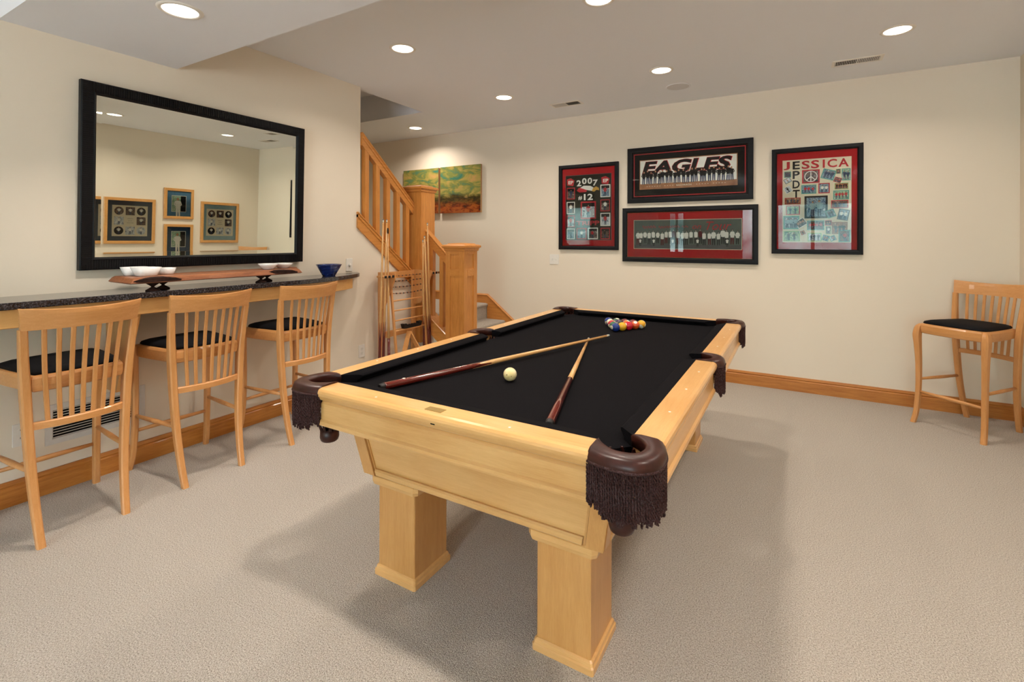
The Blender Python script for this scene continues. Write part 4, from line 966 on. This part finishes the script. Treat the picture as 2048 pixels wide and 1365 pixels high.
MB().lathe([(0.097, 0.0028), (0.05, 0.0038), (0.0003, 0.004)], 32).build('grille', plain('grille_cloth', 'D6D4D4', 0.8, 0.2, var=0.15, vs=900), t)
o = MB().lathe([(0.045, 0), (0.042, -0.02), (0.03, -0.028), (0.0003, -0.03)], 24)

# ================================================================== recessed lamps
ring = MB().lathe([(0.074, -0.001), (0.077, -0.006), (0.092, -0.005), (0.097, 0.0)], 36).mesh('trim_ring', 'white_plastic')
lens = MB().lathe([(0.075, -0.002), (0.05, -0.0035), (0.0003, -0.004)], 32).mesh('lens', 'lens')
def lamp(label, x, y, z=ZC, watts=LAMP_W, spread=144):
    t = thing('recessed_light', label, 'ceiling light', (x, y, z), 0, 'recessed ceiling lights')
    inst('trim_ring', ring, t); inst('lens', lens, t)
    ld = bpy.data.lights.new('bulb', 'AREA'); ld.shape = 'DISK'; ld.size = 0.13; ld.energy = watts; ld.color = LAMP_COL; ld.spread = math.radians(spread)
    lo = bpy.data.objects.new('bulb', ld); COL.objects.link(lo); lo.parent = t; lo.location = (0, 0, -0.008)
    return t
lamp('recessed light nearest above the left pool table rail', -2.485, 2.675)
lamp('recessed light above the stairs side, between cue rack and far wall', -2.47, 4.085)
lamp('recessed light above the stair landing paintings', -4.105, 4.653)
lamp('recessed light beside the round ceiling speaker', -0.95, 4.075)
lamp('recessed light nearest the right wall, before the ceiling vent', 0.588, 4.073)
lamp('recessed light at the top edge of the picture above the table', -0.985, 2.69)
lamp('recessed light in the boxed beam over the bar', -2.55, 1.215, 2.46, LAMP_W * 0.85, 108)
lamp('recessed light by the right wall, seen only in the mirror', 0.60, 2.69)
lamp('recessed light in the boxed beam, middle of the room', -0.98, 1.215, 2.46, LAMP_W, 120)
lamp('recessed light in the boxed beam, right end', 0.60, 1.215, 2.46, LAMP_W, 120)

# ================================================================== STAIRCASE
stair = thing('staircase', 'carpeted staircase with oak newel posts, balusters and handrail', 'staircase', (0, 0, 0))
RISE = 0.192
def step_profile(x0, x1, z0, z1):
    """section of one carpeted step seen from the side; nose rounds over at x1 (the lower side)"""
    n = 0.022
    return [(x0, z0), (x1 - 0.02, z0), (x1 - 0.012, z1 - 0.06)] + [(x1 - n + (n + 0.004) * math.cos(a), z1 - n + n * math.sin(a)) for a in (-0.9, -0.4, 0.1, 0.6, 1.1, 1.57)] + [(x0, z1)]
for k, (xa, xb) in enumerate(((-3.40, -2.79), (-3.40, -3.05))):
    MB().prism(step_profile(xa, xb, 0.0 if k == 0 else RISE - 0.001, RISE * (k + 1)), 4.03, 5.088, xz).build('step', 'carpet', stair)
MB().prism(step_profile(-5.69, -3.305, 2 * RISE - 0.001, 3 * RISE), 4.03, 5.088, xz).build('landing', 'carpet', stair)
for k in range(6):      # upper flight rises toward the bar behind the wall
    y1 = 3.90 - 0.245 * k; z1 = 3 * RISE + RISE * (k + 1)
    MB().prism([(-(y1 - 0.27), z1 - RISE - 0.15), (-(y1), z1 - RISE), (-(y1), z1 - 0.02), (-(y1) + 0.02 - 0.02, z1), (-(y1 - 0.27), z1)], -4.59, -3.58, lambda u, v, w: (w, -u, v)).build('step', 'carpet', stair)
# wall skirt along the back wall
SK = [(-5.69, 3 * RISE - 0.02), (-3.315, 3 * RISE - 0.02), (-3.315, 0.0), (-2.60, 0.0), (-2.60, 0.122), (-3.318, 0.672), (-5.69, 0.672)]
sk = MB().prism(SK, YB - 0.019, YB, xz).build('skirt_board', 'oak_x', stair)
def bead(p0, p1, name, mat, par, axis):
    """small cap moulding along a sloping edge between two points (x, z) or (y, z)"""
MB().loft([[(x, YB - 0.0, z), (x, YB - 0.026, z), (x, YB - 0.026, z + 0.008), (x, YB - 0.014, z + 0.02), (x, YB, z + 0.02)] for x, z in ((-5.69, 0.670), (-3.312, 0.670), (-2.60, 0.120))]).build('skirt_cap', 'oak_x', sk)
# upper stringer in the plane of the left wall
y0, y1 = 3.117, 3.90
XS = XL + 0.026
MB().prism([(y0, zt_up(y0) - 0.125), (y1, zt_up(y1) - 0.125), (y1, zt_up(y1)), (y0, zt_up(y0))], XL - 0.10, XS - 0.006, yz).build('stringer', 'oak_y', stair)
MB().loft([[(XL - 0.11, y, zt_up(y)), (XS + 0.004, y, zt_up(y)), (XS + 0.006, y, zt_up(y) + 0.012), (XS, y, zt_up(y) + 0.02), (XL - 0.11, y, zt_up(y) + 0.02)] for y in (y0, y1)]).build('stringer_cap', 'oak_y', stair)
MB().loft([[(XL - 0.02, y, zt_up(y) - 0.03), (XS, y, zt_up(y) - 0.03), (XS, y, zt_up(y) - 0.004), (XL - 0.02, y, zt_up(y) - 0.004)] for y in (y0, y1)]).build('stringer_bead', 'oak_y', stair)
# lower stringer on the room side of the lower flight
x0, x1 = -3.36, -2.98
MB().prism([(x0, zt_lo(x0) - 0.15), (x1, zt_lo(x1) - 0.15), (x1, zt_lo(x1)), (x0, zt_lo(x0))], 3.905, 4.03, xz).build('stringer', 'oak_x', stair)
MB().loft([[(x, 4.035, zt_lo(x)), (x, 3.895, zt_lo(x)), (x, 3.893, zt_lo(x) + 0.012), (x, 3.90, zt_lo(x) + 0.02), (x, 4.035, zt_lo(x) + 0.02)] for x in (x0, x1)]).build('stringer_cap', 'oak_x', stair)
MB().loft([[(x, 3.91, zt_lo(x) - 0.15), (x, 3.897, zt_lo(x) - 0.15), (x, 3.897, zt_lo(x) - 0.115), (x, 3.91, zt_lo(x) - 0.115)] for x in (x0, x1)]).build('stringer_bead', 'oak_x', stair)
# handrails
def zr_up(y): return 2.370 - 0.868 * (y - 3.142)
def zr_lo(x): return 1.484 - 0.897 * (x + 3.347)
HRP = [(-0.032, -0.055), (0.032, -0.055), (0.032, -0.03), (0.024, -0.024), (0.036, -0.012), (0.034, -0.003), (0.026, 0.0), (-0.026, 0.0), (-0.034, -0.003), (-0.036, -0.012), (-0.024, -0.024), (-0.032, -0.03)]
XBAL = -3.455; YBAL = 3.965
MB().loft([[(XBAL + u, y, zr_up(y) + v) for u, v in HRP] for y in (3.165, 3.87)]).build('handrail', 'oak_y', stair)
MB().loft([[(XBAL - 0.026, y, zr_up(y) - 0.12), (XBAL + 0.026, y, zr_up(y) - 0.12), (XBAL + 0.026, y, zr_up(y) - 0.056), (XBAL - 0.026, y, zr_up(y) - 0.056)] for y in (3.165, 3.87)]).build('subrail', 'oak_y', stair)
MB().loft([[(x, YBAL + u, zr_lo(x) + v) for u, v in HRP] for x in (-3.335, -3.005)]).build('handrail', 'oak_x', stair)
MB().loft([[(x, YBAL - 0.026, zr_lo(x) - 0.12), (x, YBAL + 0.026, zr_lo(x) - 0.12), (x, YBAL + 0.026, zr_lo(x) - 0.056), (x, YBAL - 0.026, zr_lo(x) - 0.056)] for x in (-3.335, -3.005)]).build('subrail', 'oak_x', stair)
hb = 0.0235
for k in range(5):
    y = 3.225 + 0.1375 * k
    sec = [(XBAL - hb, y - hb), (XBAL + hb, y - hb), (XBAL + hb, y + hb), (XBAL - hb, y + hb)]
    MB().loft([[(a, b, zt_up(b) + 0.019) for a, b in sec], [(a, b, zr_up(b) - 0.119) for a, b in sec]]).build('baluster', 'oak_z', stair)
for x in (-3.262, -3.128):
    sec = [(x - hb, YBAL - hb), (x + hb, YBAL - hb), (x + hb, YBAL + hb), (x - hb, YBAL + hb)]
    MB().loft([[(a, b, zt_lo(a) + 0.019) for a, b in sec], [(a, b, zr_lo(a) - 0.119) for a, b in sec]]).build('baluster', 'oak_z', stair)
# newel posts
def newel(cx, cy, w, z0, z1, panels):
    h = w / 2
    core = MB().box(cx - h + 0.012, cx + h - 0.012, cy - h + 0.012, cy + h - 0.012, z0, z1 - 0.02).build('newel_post', 'oak_z', stair)
    zs = [z0] + panels + [z1 - 0.02]
    for nx, ny in ((0, -1), (1, 0), (0, 1), (-1, 0)):
        def P(s, o, z): return (cx + nx * (h + o) + (-ny) * s, cy + ny * (h + o) + nx * s, z)
        def bar(s0, s1, za, zb, name, mt):
            MB().loft([[P(s0, -0.0125, z), P(s0, -0.002, z), P(s0 + 0.002, 0, z), P(s1 - 0.002, 0, z), P(s1, -0.002, z), P(s1, -0.0125, z)] for z in (za, zb)]).build(name, mt, core)
        if panels:
            for s in (-1, 1): bar(min(s * h * 0.999, s * (h - 0.058)), max(s * h * 0.999, s * (h - 0.058)), z0, z1 - 0.02, 'stile', 'oak_z')
            iw = h - 0.058
            for za, zb in ((panels[0], z1 - 0.02), (panels[2], panels[1])): bar(-iw, iw, za, zb, 'cross_rail', 'oak_x')
        else: bar(-h * 0.999, h * 0.999, z0, z1 - 0.02, 'facing', 'oak_z')
    def rr(k, z): return [(cx - k, cy - k, z), (cx + k, cy - k, z), (cx + k, cy + k, z), (cx - k, cy + k, z)]
    MB().loft([rr(h + 0.002, z1 - 0.045), rr(h + 0.010, z1 - 0.040), rr(h + 0.012, z1 - 0.022), rr(h + 0.022, z1 - 0.012), rr(h + 0.028, z1 - 0.010), rr(h + 0.028, z1 + 0.008), rr(h + 0.020, z1 + 0.014), rr(h - 0.012, z1 + 0.022), rr(h - 0.02, z1 + 0.030), rr(0.03, z1 + 0.036)]).build('post_cap', 'oak_x', core)
newel(-2.897, 3.975, 0.228, 0.0, 1.297, [1.222, 1.074, 1.005])
newel(-3.445, 3.975, 0.226, 0.30, 1.905, [])

# ================================================================== CUE RACK
rack = thing('cue_rack', 'light wood standing cue rack with scoring beads below the stairs', 'cue rack', (-3.40, 3.56, 0))
RX = lambda x: x + 3.40
RY = lambda y: y - 3.56
for y in (3.36, 3.815):
    MB().box(0.0, 0.022, RY(y) - 0.026, RY(y) + 0.026, 0, 1.055, 0.002).build('back_stile', 'stool_z', rack)
for y0_, y1_ in ((3.332, 3.385), (3.768, 3.815)):
    MB().loft([[(x - 0.009, RY(y) - 0.010, z), (x + 0.009, RY(y) - 0.010, z), (x + 0.009, RY(y) + 0.010, z), (x - 0.009, RY(y) + 0.010, z)] for x, y, z in ((0.22, y1_, 0.0), (0.155, y0_, 1.04))]).build('front_stile', 'stool_z', rack)
for s, y in ((-1, 3.318), (1, 3.83)):
    MB().prism([(0.022, 1.055), (0.235, 1.055), (0.235, 1.0), (0.10, 0.72), (0.022, 0.70)], RY(y) - 0.007, RY(y) + 0.007, xz).build('side_bracket', 'stool_z', rack)
    MB().box(0.145, 0.235, RY(y + s * 0.075) - 0.068, RY(y + s * 0.075) + 0.068, 1.018, 1.036, 0.003).build('cue_holder', 'stool_x', rack)
    for k in range(3):
        yy = RY(y + s * (0.03 + 0.047 * k))
        MB().box(0.236, 0.242, yy - 0.014, yy + 0.014, 1.016, 1.038, 0.002).build('holder_clip', 'black_plastic', rack)
    MB().box(0.10, 0.24, RY(y + s * 0.06) - 0.075, RY(y + s * 0.06) + 0.075, 0.0, 0.03, 0.003).build('cue_base', 'stool_x', rack)
MB().box(0.0, 0.02, RY(3.386), RY(3.789), 0.985, 1.05, 0.002).build('top_rail', 'stool_x', rack)
MB().box(0.0, 0.02, RY(3.386), RY(3.789), 0.42, 0.48, 0.002).build('lower_rail', 'stool_x', rack)
fx = lambda z: 0.22 - 0.065 * z / 1.04
fy0 = lambda z: RY(3.385 - 0.053 * z / 1.04); fy1 = lambda z: RY(3.815 - 0.047 * z / 1.04)
for z in (0.790, 0.698, 0.604, 0.508):
    MB().tube([(fx(z), fy0(z), z), (fx(z), fy1(z), z)], 0.0075, 8).build('rung', 'stool_x', rack)
AMB = plain('amber_bead', 'A8662C', 0.3, 0.5); DKB = plain('dark_bead', '2A1610', 0.3, 0.5)
for z, n, sag in ((1.020, 8, 0.0), (0.974, 8, 0.004), (0.920, 8, 0.006), (0.862, 8, 0.010)):
    ya, yb = fy0(z), fy1(z); X = fx(z)
    zz = lambda u: z - sag * (1 - (2 * u - 1) ** 2)
    st_ = MB().tube([(X, ya + (yb - ya) * u, zz(u)) for u in [k / 10 for k in range(11)]], 0.0012, 5).build('score_wire', 'black_plastic', rack)
    mb = MB()
    for k in range(50):
        u = 0.03 + 0.94 * k / 49; mb.cur = 1 if k % 6 == 0 else 0; r = 0.0075 if k % 6 == 0 else 0.0045
        if k % 6 in (4, 5) and z < 1: continue
        c = Vector((X, ya + (yb - ya) * u, zz(u)))
        mb.tube([c + Vector((0, -0.0042, 0)), c + Vector((0, -0.002, 0)), c + Vector((0, 0.002, 0)), c + Vector((0, 0.0042, 0))], [r * 0.5, r, r, r * 0.5], 6)
    mb.build('beads', [AMB, DKB], st_, 'stuff')
# cues in the rack
RC = cue_meshes(1.49, 0.43, 0.17)
for lab, yb_, yt_, top in (('maroon pool cue at the left end of the cue rack', 3.155, 3.190, 1.545), ('maroon pool cue second from the left in the cue rack', 3.205, 3.234, 1.545),
                           ('maroon pool cue at the right end of the cue rack', 3.876, 3.796, 1.535), ('shorter pool cue on the right side of the rack, tip beside the newel', 3.838, 3.731, 1.405), ('shortest pool cue on the right side of the rack', 3.80, 3.752, 1.365)):
    z0 = top - 1.49; 
    if z0 < 0.032: 
        ms = cue_meshes(top - 0.034, 0.43, 0.17); z0 = 0.034
    else: ms = RC
    xo = {1.405: 0.018, 1.365: -0.020}.get(top, 0.0)
    put_cue('racked_cue', lab, (-3.205 + xo, yb_, z0), (-3.19 + xo, yt_, top), ms, 'cues standing in the rack')
t = put_cue('bridge_stick', 'bridge stick with a black notched head in the cue rack', (-3.195, 3.275, 0.034), (-3.20, 3.256, 1.455), cue_meshes(1.42, 0.43, 0.0))
MB().box(-0.006, 0.006, -0.055, 0.045, 1.415, 1.424, 0.001).box(-0.006, 0.006, -0.055, -0.045, 1.424, 1.434).box(-0.006, 0.006, -0.01, 0.0, 1.424, 1.434).box(-0.006, 0.006, 0.035, 0.045, 1.424, 1.434).lathe([(0.009, 1.385), (0.009, 1.43)], 10, cap=True).build('bridge_head', 'black_plastic', t)
# table brush and ball triangle
t = thing('table_brush', 'black bristled table brush lying on the lowest rack rung', 'brush', (-3.16, 3.535, 0.517))
t.rotation_euler = (0, 0.0, PI / 2)
MB().loft([[(x, -0.016, z), (x, 0.016, z), (x, 0.020, z + 0.012), (x, -0.020, z + 0.012)] for x, z in ((-0.115, 0.004), (-0.10, 0.0), (0.10, 0.0), (0.115, 0.004))]).build('handle', 'stool_x', t)
mb = MB(); rnd2 = random.Random(2)
for k in range(26):
    for j in range(5):
        x = -0.112 + 0.224 * k / 25; y = -0.016 + 0.008 * j; e = abs(x) / 0.112; hh = 0.028 + 0.016 * (e > 0.7) + rnd2.uniform(-.003, .003); lx = 0.012 * x / 0.112
        mb.loft([[(x - 0.0035, y - 0.003, 0.012), (x + 0.0035, y - 0.003, 0.012), (x + 0.0035, y + 0.003, 0.012), (x - 0.0035, y + 0.003, 0.012)], [(x + lx - 0.004, y * 1.2 - 0.003, 0.012 + hh), (x + lx + 0.004, y * 1.2 - 0.003, 0.012 + hh), (x + lx + 0.004, y * 1.2 + 0.003, 0.012 + hh), (x + lx - 0.004, y * 1.2 + 0.003, 0.012 + hh)]])
mb.build('bristles', 'black_plastic', t, 'stuff')
t = thing('ball_triangle', 'wooden ball triangle standing in the lower part of the cue rack', 'triangle rack', (-3.14, 3.50, 0.20))
A_, B_, C_ = Vector((-0.02, 0.0, 0.292)), Vector((0.03, -0.165, 0.0)), Vector((0.03, 0.165, 0.0))
for a, b in ((A_, B_), (A_, C_), (B_, C_)):
    d = (b - a).normalized(); n = Vector((1, 0, 0)); s = d.cross(n).normalized()
    MB().loft([[p + n * i + s * j for i, j in ((-0.024, -0.006), (0.024, -0.006), (0.024, 0.006), (-0.024, 0.006))] for p in (a - d * 0.004, b + d * 0.004)]).build('side', 'stool_x', t)
MB().box(-0.06, 0.03, -0.165, 0.165, -0.010, -0.006).build('base_slat', 'stool_x', t)
